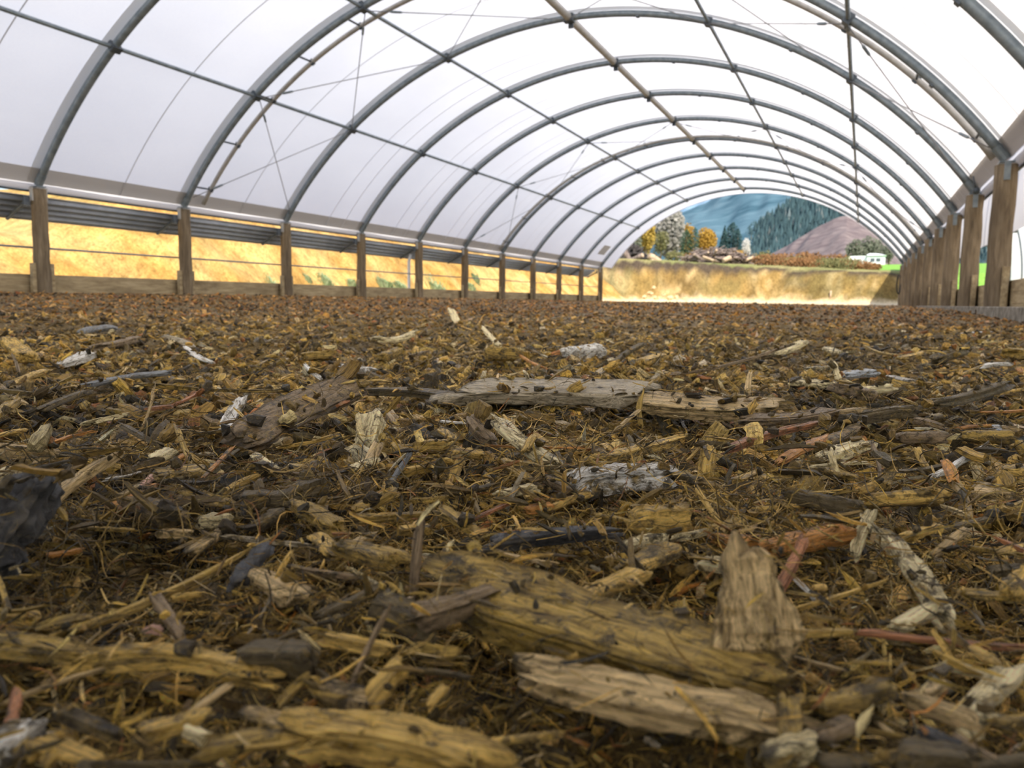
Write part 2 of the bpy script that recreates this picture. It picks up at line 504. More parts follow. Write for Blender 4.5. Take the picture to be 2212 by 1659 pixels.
# ------------------------------------------------------------------ individual wood pieces
COLS = {'gold': (0.72, 0.475, 0.125), 'olive': (0.50, 0.335, 0.085), 'dark': (0.150, 0.112, 0.052), 'wet': (0.060, 0.055, 0.050),
        'cream': (0.90, 0.76, 0.44), 'white': (0.92, 0.89, 0.84), 'grey': (0.50, 0.42, 0.29), 'slate': (0.25, 0.26, 0.275), 'blue': (0.58, 0.62, 0.68),
        'red': (0.46, 0.20, 0.09), 'orange': (0.68, 0.32, 0.085), 'tan': (0.66, 0.48, 0.235), 'bark': (0.29, 0.205, 0.115), 'pink': (0.66, 0.40, 0.30)}

def wood_piece(name, A, B, width, thick, colkey, mud, seed, rough=0.16, boxy=0.45, taper=0.35, res=(26, 20), roll=0.0, ends=None):
    """one wood piece from A to B: fibrous faces, splintered ends, origin at its middle"""
    rng = np.random.default_rng(seed)
    A = Vector(A); B = Vector(B); ax = (B - A); L = ax.length; ax.normalize()
    side = ax.cross(Vector((0, 0, 1)))
    side = side.normalized() if side.length > 1e-3 else Vector((1, 0, 0))
    nrm = side.cross(ax).normalized()
    sgn = 1 if side.dot(Vector((-A.x, -A.y, 0))) > 0 else -1      # a positive roll turns the broad face towards the viewer's side
    roll = rng.normal(0, 0.10) - sgn * roll
    s2 = side * math.cos(roll) + nrm * math.sin(roll); n2 = nrm * math.cos(roll) - side * math.sin(roll)
    nr, npt = res
    ang = np.arange(npt) / npt * 2 * PI
    c, s = np.cos(ang), np.sin(ang)
    ex = boxy
    cx = np.sign(c) * np.abs(c) ** ex; sx = np.sign(s) * np.abs(s) ** ex
    groove = 1 + rough * rng.normal(0, 0.55, npt)            # grooves that run along the grain
    off0 = rng.normal(0, 0.05, npt); off1 = rng.normal(0, 0.05, npt)
    off0 = np.convolve(np.r_[off0, off0[:1]], [0.5, 0.5], 'valid') * 1.6; off1 = np.convolve(np.r_[off1, off1[:1]], [0.5, 0.5], 'valid') * 1.6
    b1, b2 = rng.normal(0, 0.03), rng.normal(0, 0.02)
    t0, t1 = 1 - taper * rng.random(), 1 - taper * rng.random()
    if ends: t0, t1 = ends
    skew0, skew1 = rng.normal(0, 0.10, 2)
    ph = rng.uniform(0, 50)
    V = []
    us = np.r_[0.0, np.linspace(0.0, 1, nr - 2), 1.0]
    for k, u in enumerate(us):
        tp = t0 + (t1 - t0) * u
        edge = min(u, 1 - u)
        e = tp * (1 - 0.25 * max(0, 1 - edge / 0.06))
        if k in (0, nr - 1): e *= 0.45
        w = 1 + 0.10 * float(N2(u * 4 + ph, 1.3)) * 2
        lump = 1 + rough * 1.2 * (N2(u * 7 + ph, ang * 1.1 + ph) + 0.8 * N2b(u * 17 + ph, ang * 2.3))
        rr = groove * e * w * lump
        blend0 = max(0, 1 - u / 0.30); blend1 = max(0, 1 - (1 - u) / 0.30)
        x = (u - 0.5) + off0 * blend0 + off1 * blend1 + cx * (skew0 * blend0 + skew1 * blend1) * 0.5
        q = (2 * u - 1) ** 2 - 0.4
        V.append(np.stack([x * L, cx * rr * width * 0.5 + b1 * L * q, sx * rr * thick * 0.5 + b2 * L * q], -1))
    V = np.concatenate(V)
    F = []
    for k in range(nr - 1):
        for p in range(npt):
            a = k * npt + p; b = k * npt + (p + 1) % npt
            F.append((a, b, b + npt, a + npt))
    me = bpy.data.meshes.new(name)
    me.from_pydata([tuple(v) for v in V], [], F + [tuple(range(npt))[::-1], tuple((nr - 1) * npt + i for i in range(npt))])
    me.polygons.foreach_set('use_smooth', [True] * len(me.polygons))
    me.materials.append(M['wet' if colkey == 'wet' else 'chip'])
    o = bpy.data.objects.new(name, me); COL.objects.link(o)
    mid = (A + B) / 2
    o.matrix_world = Matrix(((ax.x, s2.x, n2.x, mid.x), (ax.y, s2.y, n2.y, mid.y), (ax.z, s2.z, n2.z, mid.z), (0, 0, 0, 1)))
    o.color = (*COLS[colkey], mud)
    return o

PIECES = []   # (px, py, short name, object, size px)
def piece(x1, y1, x2, y2, wpx, tr, colkey, mud, label, name='wood_chip', cat='wood chip', k=0.55, seed=None, short=None, up_=0.0, **kw):
    """a piece whose two ends show at (x1,y1) and (x2,y2); the lower end rests on the bedding, the far end lifts off it by (1-k)"""
    if y2 > y1: x1, y1, x2, y2 = x2, y2, x1, y1
    A = hit_bed(x1, y1)
    dA = math.hypot(A.x, A.y)
    G = hit_bed(x2, min(y2, 1659)) if y2 > 668 else A
    dG = math.hypot(G.x, G.y)
    dist = dA + k * (dG - dA)
    # keep the reach of the far end reasonable for its apparent length
    reach = 1.7 * math.hypot(x2 - x1, y2 - y1) * dA / FPX
    dist = min(dist, dA + reach)
    d2 = pix_dir(x2, y2); B = EYE + d2 * (dist / math.hypot(d2.x, d2.y))
    mid = (A + B) / 2
    zc = (mid - EYE).dot(FWD)
    wm = wpx * zc / FPX
    ax = (B - A).normalized(); view = (mid - EYE).normalized()
    lat = math.sqrt(max(0, 1 - ax.dot(view) ** 2))
    fw = abs(Vector((ax.x, ax.y, 0)).dot(Vector((view.x, view.y, 0)).normalized()))
    se = -view.z
    w = wm / max(0.35, (1 - fw) * (se + tr) + fw)
    t = max(0.0025, w * tr)
    lift = Vector((0, 0, t * 0.30 + up_))
    o = wood_piece(name, A + lift, B + lift, w, t, colkey, mud, seed if seed is not None else int(x1 * 7 + y1 * 13), **kw)
    tag(o, label, cat, 'larger %s pieces lying on the bedding' % cat)
    PIECES.append(((x1 + x2) / 2, (y1 + y2) / 2, short or label, o, math.hypot(x2 - x1, y2 - y1)))
    return o

pc = piece
pc(132, 795, 192, 772, 36, .5, 'white', .35, 'white-faced broken chip with tan back, upper left of the bedding', short='the white-faced chip')
pc(171, 728, 254, 718, 30, .7, 'slate', .45, 'rounded grey stone-like lump in the upper left bedding', short='the rounded grey lump', boxy=.8, taper=.2)
pc(207, 757, 294, 737, 30, .5, 'bark', .4, 'purplish brown bark chip just right of the rounded grey lump')
pc(398, 752, 452, 785, 16, .3, 'white', .3, 'thin white flake slanting down right, upper left area', short='the thin white flake')
pc(361, 728, 418, 752, 22, .35, 'grey', .4, 'grey plank shaped chip above the thin white flake')
pc(28, 834, 97, 803, 24, .4, 'gold', .45, 'curved golden leaf shaped chip near the left edge', short='the curved golden chip')
pc(0, 836, 52, 874, 18, .4, 'tan', .4, 'pale tan chip pointing down right at the left edge, below curved golden chip')
pc(195, 832, 360, 806, 22, .4, 'slate', .45, 'long slate grey plank left of centre, above a thin dark plank', short='the long slate plank', taper=.3)
pc(325, 838, 625, 850, 15, .5, 'olive', .6, 'very long thin dark plank lying level, left of centre', name='wood_plank', short='the long thin dark plank')
pc(362, 883, 445, 843, 10, .6, 'red', .25, 'bent red-brown twig below the long thin dark plank', name='twig', cat='twig', short='the bent red twig')
pc(84, 890, 190, 848, 22, .6, 'dark', .5, 'dark grey-olive splintered stick slanting up right, left side')
pc(195, 917, 272, 900, 24, .5, 'cream', .45, 'pale striped chip right of the dark slanting stick')
pc(484, 928, 520, 868, 30, .5, 'white', .45, 'blotchy black and white chip standing left of the bark slab', k=.4, short='the black and white chip')
pc(515, 960, 756, 842, 105, .28, 'bark', .5, 'large flat reddish brown bark slab left of centre', name='bark_slab', cat='bark', short='the large bark slab', taper=.3, k=.75, seed=77, res=(40, 28), roll=.5)
pc(-20, 985, 108, 995, 62, .55, 'tan', .45, 'large pale layered wood chunk at the left edge', short='the pale layered chunk', seed=5, res=(36, 26))
pc(334, 1002, 371, 980, 38, .6, 'cream', .2, 'bright cream yellow chip, left side, brightest of its area', short='the bright cream chip')
pc(372, 1002, 400, 984, 14, .6, 'orange', .25, 'small orange chip touching the bright cream chip')
pc(298, 1062, 327, 1036, 20, .7, 'pink', .15, 'small pinkish red block chip right of the tilted plank', short='the pinkish red block')
pc(-70, 1262, 80, 1072, 150, .7, 'wet', .62, 'big wet muddy black lump at the left edge', name='mud_clod', cat='clod', short='the big wet lump', k=.2, seed=31, boxy=.8, res=(44, 36), rough=.24, ends=(1.1, .7))
pc(88, 1118, 246, 1001, 40, .5, 'tan', .42, 'tilted plank with pale edge sticking out of the wet lump', name='wood_plank', k=.25, up_=.004, short='the tilted plank', taper=.4)
pc(305, 935, 334, 842, 6, .8, 'tan', .3, 'thin upright twig beside the bent red twig', name='twig', cat='twig', k=.1)
pc(382, 930, 420, 1012, 11, .7, 'olive', .5, 'crooked olive twig left of the large bark slab', name='twig', cat='twig', k=.5)
pc(615, 970, 727, 944, 22, .4, 'gold', .45, 'golden flake along the lower edge of the large bark slab')
pc(120, 956, 198, 934, 15, .5, 'orange', .3, 'long orange gold chip above the pale layered chunk')
pc(658, 790, 690, 818, 14, .4, 'white', .3, 'small white chip above the right end of the long thin plank')
pc(1015, 868, 1374, 874, 60, .18, 'grey', .42, 'largest weathered grey board lying level at centre', name='wood_board', cat='board', short='the grey board', k=1.0, taper=.15, seed=401, boxy=.35, res=(46, 26), up_=.010, roll=.22)
pc(1385, 880, 1668, 897, 66, .28, 'tan', .45, 'flat tan slab continuing right of the grey board', name='wood_slab', short='the flat tan slab', k=1.0, seed=12, res=(40, 24), roll=.2)
pc(800, 846, 1040, 872, 44, .4, 'dark', .5, 'dark muddy slab with greyish top left of the grey board', name='wood_slab', k=1.0, short='the dark muddy slab', seed=17, res=(36, 22))
pc(790, 980, 808, 914, 58, .75, 'cream', .45, 'upright blocky cream chip below the dark muddy slab', short='the upright cream block', k=.2, seed=3)
pc(793, 1008, 818, 965, 26, .6, 'tan', .35, 'reddish tan chip under the upright cream block')
pc(1075, 918, 1200, 1016, 48, .5, 'cream', .52, 'long cream and brown chunk slanting down right below the grey board', short='the slanting cream chunk', seed=8, k=.8, res=(34, 24))
pc(1015, 912, 1060, 962, 34, .7, 'bark', .3, 'reddish brown chunk left of the slanting cream chunk')
pc(832, 1063, 887, 980, 12, .9, 'slate', .15, 'thin blue-grey stick leaning up right, left of centre', name='twig', cat='twig', k=.3, short='the blue-grey stick')
pc(866, 1030, 960, 1008, 30, .7, 'gold', .45, 'golden brown barrel shaped chip right of the blue-grey stick')
pc(1243, 1062, 1432, 1044, 88, .55, 'white', .55, 'large pale fibrous chunk streaked black, right of centre', short='the pale fibrous chunk', seed=19, k=.9, res=(44, 30))
pc(1285, 1002, 1462, 958, 34, .6, 'gold', .55, 'golden muddy log behind the pale fibrous chunk', name='wood_log', seed=22)
pc(1222, 1032, 1246, 1018, 16, .5, 'white', .1, 'tiny white chip at left corner of the pale fibrous chunk')
pc(1015, 1128, 1098, 1090, 14, .6, 'red', .2, 'red-brown splinter with sharp tip, centre', name='splinter', short='the red-brown splinter')
pc(1137, 1108, 1192, 1099, 26, .7, 'orange', .3, 'small orange gold block right of the red-brown splinter')
pc(955, 1110, 1040, 1168, 40, .6, 'olive', .45, 'olive gold chunk below the red-brown splinter')
pc(975, 1042, 992, 1002, 26, .7, 'gold', .3, 'rounded yellow chip right of the golden barrel chip', boxy=.8)
pc(775, 1108, 848, 1070, 40, .5, 'olive', .4, 'flat olive gold piece below the blue-grey stick')
pc(815, 742, 897, 726, 18, .6, 'cream', .35, 'pale gold block in the upper middle distance', short='the pale gold block')
pc(1044, 712, 1080, 750, 13, .4, 'cream', .25, 'curled cream chip standing in the upper middle distance')
pc(975, 672, 992, 704, 15, .4, 'cream', .3, 'small upright chip farthest back in the middle', k=.05)
pc(1328, 932, 1380, 888, 9, .8, 'tan', .15, 'thin tan stick leaning against the right end of the grey board', name='twig', cat='twig', k=.3)
pc(1381, 920, 1384, 852, 10, .6, 'olive', .35, 'upright split sliver at right end of the grey board', name='splinter', k=.05)
pc(1060, 966, 1252, 970, 8, .8, 'orange', .25, 'long thin orange sliver behind the slanting cream chunk', name='splinter', k=1.0)
pc(955, 912, 1002, 916, 11, .3, 'white', .15, 'thin white edged flake under the dark muddy slab')
pc(1125, 772, 1177, 798, 8, .6, 'orange', .2, 'thin orange tan splinter above the grey board', name='splinter')
pc(2078, 724, 2178, 720, 20, .3, 'blue', .35, 'bluish white flat flake near the right wall', short='the bluish white flake')
pc(1650, 772, 1737, 746, 20, .6, 'cream', .45, 'pale gold log piece in the right middle distance', name='wood_log', short='the pale gold log')
pc(1472, 816, 1702, 752, 9, .9, 'bark', .3, 'long dark brown branch slanting up to the pale gold log', name='branch', cat='branch', k=.9, seed=44)
pc(1858, 852, 1920, 845, 30, .7, 'cream', .3, 'rounded cream block on the right, middle distance', short='the rounded cream block', boxy=.7)
pc(1825, 816, 1888, 810, 26, .6, 'blue', .45, 'pale bluish grey block behind the rounded cream block')
pc(1802, 788, 1813, 826, 15, .6, 'cream', .3, 'upright cream chip left of the bluish grey block', k=.1)
pc(1614, 846, 1621, 806, 12, .5, 'tan', .3, 'upright tan chip behind the flat tan slab', k=.1)
pc(2005, 884, 2165, 843, 32, .7, 'dark', .5, 'dark olive log slanting up right at the right side', name='wood_log', seed=55, res=(32, 22))
pc(1858, 912, 1975, 898, 50, .7, 'dark', .5, 'dark muddy block below the rounded cream block', name='wood_block', short='the dark muddy block', res=(30, 24))
pc(1615, 918, 1795, 898, 56, .35, 'bark', .45, 'purplish brown slab with pale broken patch, right of the tan slab', name='wood_slab', short='the purplish slab', seed=61, k=.9, res=(36, 24))
pc(1572, 972, 1742, 922, 26, .6, 'red', .42, 'ragged reddish bark strip below the purplish slab', name='bark_strip', cat='bark', seed=64, k=.9)
pc(1680, 1002, 1777, 950, 28, .4, 'orange', .25, 'orange brown chip under the ragged bark strip', short='the orange brown chip')
pc(1775, 1002, 1872, 963, 46, .5, 'cream', .5, 'broken cream and olive chunk right of the orange brown chip', seed=71, res=(30, 24))
pc(1522, 1040, 1532, 972, 34, .6, 'gold', .4, 'upright split yellowish chip right of the pale fibrous chunk', k=.15, short='the upright yellowish chip')
pc(1503, 1055, 1562, 1142, 16, .6, 'gold', .3, 'narrow golden stick pointing down right below the upright yellowish chip', name='splinter')
pc(2013, 1037, 2122, 973, 18, .6, 'white', .3, 'pale cream splinter pointing up right on the right side', name='splinter', short='the pale splinter', k=.4)
pc(1888, 962, 1903, 1042, 9, .9, 'bark', .15, 'thin purplish brown twig pointing down, below the dark muddy block', name='twig', cat='twig', k=.5)
pc(1865, 1094, 2034, 1082, 46, .85, 'gold', .5, 'rounded gold olive log on the right', name='wood_log', short='the rounded gold log', boxy=.9, taper=.2, seed=81, res=(36, 24))
pc(1705, 1085, 1858, 1118, 62, .8, 'dark', .55, 'dark muddy log left of the rounded gold log', name='wood_log', boxy=.8, seed=83, res=(36, 26))
pc(1755, 1068, 1857, 1058, 13, .5, 'cream', .3, 'slim cream chip lying on top of the dark muddy log', up_=.02, k=1.0)
pc(2125, 893, 2216, 889, 9, .7, 'orange', .2, 'thin orange tan stick at the right edge, upper one', name='twig', cat='twig', k=1.0)
pc(2072, 926, 2142, 920, 8, .7, 'orange', .2, 'thin orange tan stick near right edge, lower one', name='twig', cat='twig', k=1.0)
pc(2146, 928, 2222, 952, 28, .4, 'blue', .42, 'bluish white chunk cut by the right edge')
pc(2065, 1042, 2097, 1122, 22, .4, 'tan', .35, 'tan brown strip hanging down right of the rounded gold log')
pc(1980, 972, 1998, 1012, 18, .5, 'gold', .25, 'golden pointed chip left of the pale splinter', k=.2)
pc(2075, 952, 2184, 956, 42, .8, 'olive', .62, 'fuzzy dark olive clod near the right edge', name='mud_clod', cat='clod', boxy=.9)
pc(1842, 1204, 1880, 1112, 26, .6, 'cream', .4, 'upright cream splintered piece below the dark muddy log', k=.3, short='the upright cream splinter')
pc(112, 1397, 545, 1196, 28, .7, 'olive', .35, 'very long golden olive stick crossing the left foreground', name='stick', cat='stick', short='the long left stick', k=.8, seed=91, res=(44, 16), taper=.5)
pc(510, 1275, 572, 1192, 44, .7, 'wet', .45, 'glossy dark wet piece at the right end of the long left stick')
pc(333, 1288, 392, 1378, 36, .45, 'bark', .25, 'reddish brown flat chip below the middle of the long left stick', short='the reddish flat chip')
pc(318, 1363, 352, 1370, 26, .8, 'pink', .05, 'small pink block left of the reddish flat chip', short='the pink block')
pc(185, 1432, 570, 1462, 70, .65, 'gold', .48, 'thick golden log lying level in the left foreground', name='wood_log', short='the thick golden log', k=1.0, seed=101, res=(50, 28), taper=.25)
pc(-20, 1400, 190, 1428, 70, .6, 'olive', .5, 'olive brown slab joining the thick golden log at left edge', name='wood_slab', k=1.0, seed=103, res=(36, 26))
pc(15, 1520, 208, 1452, 13, .7, 'tan', .2, 'pale straight stick under the thick golden log', name='stick', cat='stick')
pc(376, 1572, 494, 1486, 20, .8, 'tan', .25, 'tan stick leaning up right below the thick golden log', name='stick', cat='stick', k=.5)
pc(655, 1376, 684, 1418, 16, .5, 'cream', .05, 'smooth cream white flake at the lower left centre', short='the smooth cream flake')
pc(398, 1582, 450, 1604, 36, .6, 'cream', .3, 'bright gold cream chip at the bottom left, in front of tan stick')
pc(105, 1204, 175, 1192, 17, .5, 'orange', .2, 'orange chip sticking out below the big wet lump')
pc(372, 1298, 434, 1288, 26, .8, 'gold', .35, 'lumpy gold chip above the reddish flat chip', boxy=.8)
pc(60, 1650, 108, 1612, 26, .6, 'gold', .35, 'golden chip in the bottom left corner')
pc(985, 1296, 1640, 1505, 195, .38, 'olive', .52, 'huge muddy olive gold slab slanting across the bottom foreground', name='wood_slab', short='the huge slab', k=.8, seed=111, res=(64, 36), taper=.2, rough=.2, roll=.2)
pc(1150, 1480, 1670, 1592, 120, .5, 'tan', .44, 'pale pinkish split layer under the huge slab', name='wood_slab', short='the pale pinkish layer', k=.9, seed=113, res=(56, 32), taper=.2, rough=.2)
pc(900, 1385, 1062, 1330, 92, .6, 'bark', .45, 'dark brown fibrous block at the left end of huge slab', name='wood_block', short='the dark fibrous block', seed=121, up_=.006, res=(36, 30))
pc(893, 1300, 907, 1128, 24, .7, 'bark', .35, 'tall dirty brown stick standing behind the dark fibrous block', name='stick', cat='stick', k=.15, short='the tall dirty stick')
pc(795, 1535, 868, 1448, 76, .7, 'gold', .28, 'golden square block left of the huge slab', name='wood_block', short='the golden square block', k=.35, seed=131)
pc(700, 1388, 842, 1414, 52, .7, 'gold', .4, 'lumpy gold chunk behind the golden square block', seed=133)
pc(755, 1492, 832, 1328, 15, .9, 'bark', .15, 'thin purplish twig leaning behind the golden square block', name='twig', cat='twig', k=.3)
pc(640, 1590, 1050, 1668, 135, .55, 'gold', .38, 'big golden wood chunk with white end at the bottom edge', name='wood_chunk', short='the big bottom chunk', k=.9, seed=141, res=(50, 34), taper=.15, roll=.15)
pc(925, 1532, 962, 1488, 30, .6, 'gold', .3, 'small gold wedge right of the golden square block')
pc(1068, 1182, 1312, 1156, 48, .6, 'wet', .5, 'long glossy black lump at centre, wet', name='mud_clod', cat='clod', short='the glossy black lump', seed=151, boxy=.8, res=(40, 24))
pc(1076, 1160, 1142, 1146, 14, .6, 'orange', .1, 'bright orange red chip touching the glossy black lump')
pc(1262, 1302, 1378, 1248, 58, .5, 'gold', .45, 'gold olive chunk behind the huge slab', seed=153)
pc(1415, 1347, 1472, 1328, 16, .5, 'cream', .2, 'pale cream flake above the right part of huge slab')
pc(1068, 1194, 1192, 1222, 14, .6, 'tan', .3, 'slim tan flake just below the glossy black lump')
pc(1635, 1455, 1614, 1218, 165, .55, 'tan', .45, 'big upright chunk with white and gold streaks, right foreground', name='wood_chunk', short='the big upright chunk', k=.12, seed=161, res=(50, 34), rough=.22, ends=(1.2, .45), roll=.0)
pc(1685, 1280, 1737, 1172, 26, .7, 'red', .15, 'orange red stick leaning right of the big upright chunk', name='stick', cat='stick', k=.4)
pc(1655, 1195, 1825, 1158, 60, .5, 'orange', .42, 'fibrous orange brown bark above the big upright chunk', name='bark_slab', cat='bark', seed=163)
pc(1898, 1148, 2048, 1348, 46, .7, 'cream', .55, 'long mottled cream and black stick slanting down right', name='stick', cat='stick', short='the mottled stick', k=.8, seed=165, res=(40, 20))
pc(1938, 1364, 2014, 1318, 42, .7, 'cream', .12, 'bright cream lump at the lower end of mottled stick', boxy=.8)
pc(1850, 1370, 2222, 1408, 22, .8, 'red', .2, 'long red-brown stick running to the right edge', name='stick', cat='stick', short='the long red stick', k=1.0, seed=167, res=(40, 14))
pc(2036, 1438, 2174, 1472, 32, .4, 'cream', .42, 'cream flake below the long red stick')
pc(2018, 1204, 2088, 1148, 24, .6, 'tan', .35, 'tan stick right of the mottled stick', name='stick', cat='stick', k=.5)
pc(1955, 1168, 2030, 1143, 34, .6, 'gold', .35, 'gold chip right of the upright cream splinter')
pc(1720, 1256, 1760, 1299, 8, .7, 'white', .05, 'thin white splinter right of the orange red stick', name='splinter')
pc(2070, 1584, 2114, 1600, 36, .6, 'cream', .2, 'bright cream chip in the bottom right corner')
pc(1990, 1585, 2068, 1630, 48, .7, 'wet', .25, 'dark slate grey lump left of the bottom right cream chip', name='mud_clod', cat='clod', boxy=.8)
pc(1755, 1545, 1915, 1500, 75, .7, 'olive', .62, 'big olive muddy clod in right foreground below huge slab end', name='mud_clod', cat='clod', seed=171, boxy=.9, res=(36, 28))
pc(1712, 1322, 1908, 1260, 13, .7, 'gold', .4, 'thin gold olive sliver above the long red stick', name='splinter', k=.7)

# ---- the other pieces that show large: each a thing of its own, told by its look and the piece it lies next to
def more_pieces(n):
    rng = random.Random(17)
    heroes = [p for p in PIECES if p[2].startswith('the ')]
    boxes = [(p[0], p[1], p[4] * 0.5) for p in PIECES]
    kinds = [('wood_chip', 'chip', 'wood chip', (0.35, 0.6), (.4, .7)), ('wood_chip', 'flake', 'wood chip', (0.35, 0.55), (.2, .35)), ('wood_chunk', 'block', 'wood chip', (0.5, 0.8), (.6, .85)), ('splinter', 'splinter', 'wood chip', (0.10, 0.2), (.5, .9)), ('twig', 'twig', 'twig', (.06, .1), (.8, 1))]
    cols = [('gold', 'golden', 11), ('olive', 'olive brown', 14), ('tan', 'tan', 6), ('cream', 'cream', 5), ('dark', 'dark muddy', 7), ('red', 'reddish brown', 1), ('orange', 'orange', 0.7), ('grey', 'grey', 2), ('bark', 'brown bark', 4), ('white', 'whitish', 2)]
    used = {}
    made = tries = 0
    while made < n and tries < 6000:
        tries += 1
        y = 760 + (1659 - 760) * rng.random() ** 0.9; x = rng.uniform(-10, 2222)
        if any(abs(x - bx) < br + 20 and abs(y - by) < br * 0.45 + 14 for bx, by, br in boxes): continue
        ki = rng.choices(range(5), [10, 5, 5, 5, 3])[0]; nm, word, cat, wr, tr = kinds[ki]
        ck, cw, _ = rng.choices(cols, [c[2] for c in cols])[0]
        L = (46 + (y - 760) * 0.085) * rng.uniform(0.8, 1.6) * (1.4 if ki >= 3 else 1)
        an = rng.gauss(0, 0.55)
        dx, dy = math.cos(an) * L / 2, math.sin(an) * L / 2 * 0.75
        near = min(heroes, key=lambda p: (p[0] - x) ** 2 + 2.2 * (p[1] - y) ** 2)
        ddx, ddy = x - near[0], (y - near[1]) * 1.5
        rel = ('right of' if ddx > 0 else 'left of') if abs(ddx) > abs(ddy) else ('in front of' if ddy > 0 else 'behind')
        size = 'small ' if L < 75 else 'long ' if ki >= 3 else 'big ' if L > 125 else ''
        tilt = 'lying level' if abs(math.degrees(an)) < 12 else ('slanting up left' if an > 0 else 'slanting up right')
        lab = '%s%s %s %s, %s %s' % (size, cw, word, tilt, rel, near[2])
        if lab in used: continue
        used[lab] = 1
        piece(x - dx, y - dy, x + dx, y + dy, L * rng.uniform(*wr), rng.uniform(*tr), ck, rng.uniform(.42, .66), lab, nm, cat, k=rng.uniform(.6, 1.0), seed=1000 + made, short=lab, res=(16, 14), taper=.45)
        boxes.append((x, y, L * 0.5)); made += 1
more_pieces(185)


# ------------------------------------------------------------------ loose litter, also on top of the larger pieces
GX0, GY0, GS, GNX, GNY = -1.9, 0.05, 0.004, 900, 800
TOPS = np.full((GNX, GNY), -9.0)
for p_ in PIECES:
    o = p_[3]; mw = np.array(o.matrix_world)
    n_ = len(o.data.vertices); v = np.empty(n_ * 3, np.float32); o.data.vertices.foreach_get('co', v); v = v.reshape(-1, 3)
    v = v @ mw[:3, :3].T + mw[:3, 3]
    gi = ((v[:, 0] - GX0) / GS).astype(int); gj = ((v[:, 1] - GY0) / GS).astype(int)
    for di in (-1, 0, 1):
        for dj in (-1, 0, 1):
            a_, b_ = gi + di, gj + dj
            k_ = (a_ >= 0) & (a_ < GNX) & (b_ >= 0) & (b_ < GNY)
            np.maximum.at(TOPS, (a_[k_], b_[k_]), v[k_, 2])
def top_of(x, y):
    a_ = np.clip(((x - GX0) / GS).astype(int), 0, GNX - 1); b_ = np.clip(((y - GY0) / GS).astype(int), 0, GNY - 1)
    t_ = TOPS[a_, b_]
    inside = (x > GX0) & (x < GX0 + GNX * GS) & (y > GY0) & (y < GY0 + GNY * GS)
    return np.where(inside, t_, -9.0)

scatter('small_wood_chips', 70000, T_chip, 0.15, 1.2, 38, 0.007, 0.038, 0.40, 21, 'small broken wood chips carpeting the bedding', 'wood chips', 0.30, 0.07, on=0.04)
scatter('wood_splinters', 65000, T_splint, 0.15, 1.1, 34, 0.010, 0.046, 0.32, 22, 'thin wood splinters lying loose all over the bedding', 'wood splinters', 0.8, 0.08, on=0.09)
scatter('muck_crumbs', 40000, T_crumb, 0.15, 1.0, 14, 0.004, 0.018, 0.6, 24, 'dark crumbs of trodden muck among the wood chips', 'muck crumbs', 0.25, 0.10,
        pal=[4, 14, 28, 34, 16, 1, .3, 0.1, 1, 0.3, 1], on=0.16)
scatter('straw_fibres', 80000, T_fibre, 0.15, 0.9, 5, 0.010, 0.036, 0.40, 23, 'fine stringy straw and wood fibres matted over the bedding', 'fibres', 2.5, 0.05,
        pal=[18, 26, 26, 16, 4, 9, 3, 0.4, 2, 1, 1], on=0.14)
scatter('foreground_fibres', 32000, T_fibre, 0.15, 0.62, 0.62, 0.010, 0.050, 0.45, 25, 'fuzzy muck fibres in the nearest foreground', 'fibres', 2.5, 0.0,
        pal=[16, 26, 26, 18, 5, 8, 3, 0.4, 2, 1, 1], on=0.14)
scatter('foreground_splinters', 19000, T_splint, 0.15, 0.62, 0.62, 0.010, 0.048, 0.4, 26, 'short torn splinters in the nearest foreground', 'wood splinters', 0.8, 0.0,
        pal=[18, 24, 24, 16, 6, 10, 5, 0.8, 3, 1.5, 1], on=0.08)

# ------------------------------------------------------------------ cover
def make_cover():
    RF = R + 0.10
    na = 64
    ys = np.arange(YA, YB + 0.01, 0.5); ys[-1] = YB
    P = []
    for y in ys:
        row = []
        for k in range(na + 1):
            a = -AF + 2 * AF * k / na
            # the sheet sags a little between the arches
            ph = ((y - S0) / D) % 1.0
            sag = 0.03 * math.sin(PI * ph) ** 2 * math.cos(a * 0.8)
            row.append(arc(a, RF - sag, y))
        P.append(row)
    cov = MB().grid(P).build('ceiling', M['fabric'], None, True)
    tag(cov, 'white translucent fabric cover stretched over the arched steel frame', 'shed cover', kind='structure')
    def band(name, y0, y1, a0, a1, rad, mat, n=60):
        m = MB().grid([[arc(a0 + (a1 - a0) * k / n, rad, y) for k in range(n + 1)] for y in (y0, y1)])
        o = m.build(name, mat, cov, True)
        return o
    for i in range(I0, I1 + 1):
        band('pocket_strip', YS(i) - 0.165, YS(i) + 0.03, -AF, AF, RF - 0.02, M['strip'])
    for i in range(I0, I1):
        if i <= 1:
            band('seam', YS(i + 0.52), YS(i + 0.52) + 0.022, -AF, AF, RF - 0.045, M['seam'])
        elif i <= 6:
            for fr in (0.50, 0.72):
                band('seam', YS(i + fr), YS(i + fr) + 0.03, -AF, AF, RF - 0.045, M['seam_faint'])
    hm = 0.27 / R
    for s in (-1, 1):
        h = MB().grid([[arc(s * (AF - hm * k / 4), RF - 0.025 - 0.02 * (k < 1), y) for k in range(5)] for y in np.linspace(YA, YE, 54)]).build('hem_band', M['hem'], cov, True)
        h['label'] = 'beige doubled hem of the cover'
    b = band('end_hem', YB - 0.22, YB + 0.0, -AF, AF, RF - 0.05, M['seam_faint'])
    p0 = AF - 1.15 / R
    pt = band('patch', YS(9.42), YS(9.78), -p0 - 0.055, -p0 + 0.01, RF - 0.05, M['hem'], 4)
    pt['label'] = 'beige repair patch'
    return cov
COVER = make_cover()

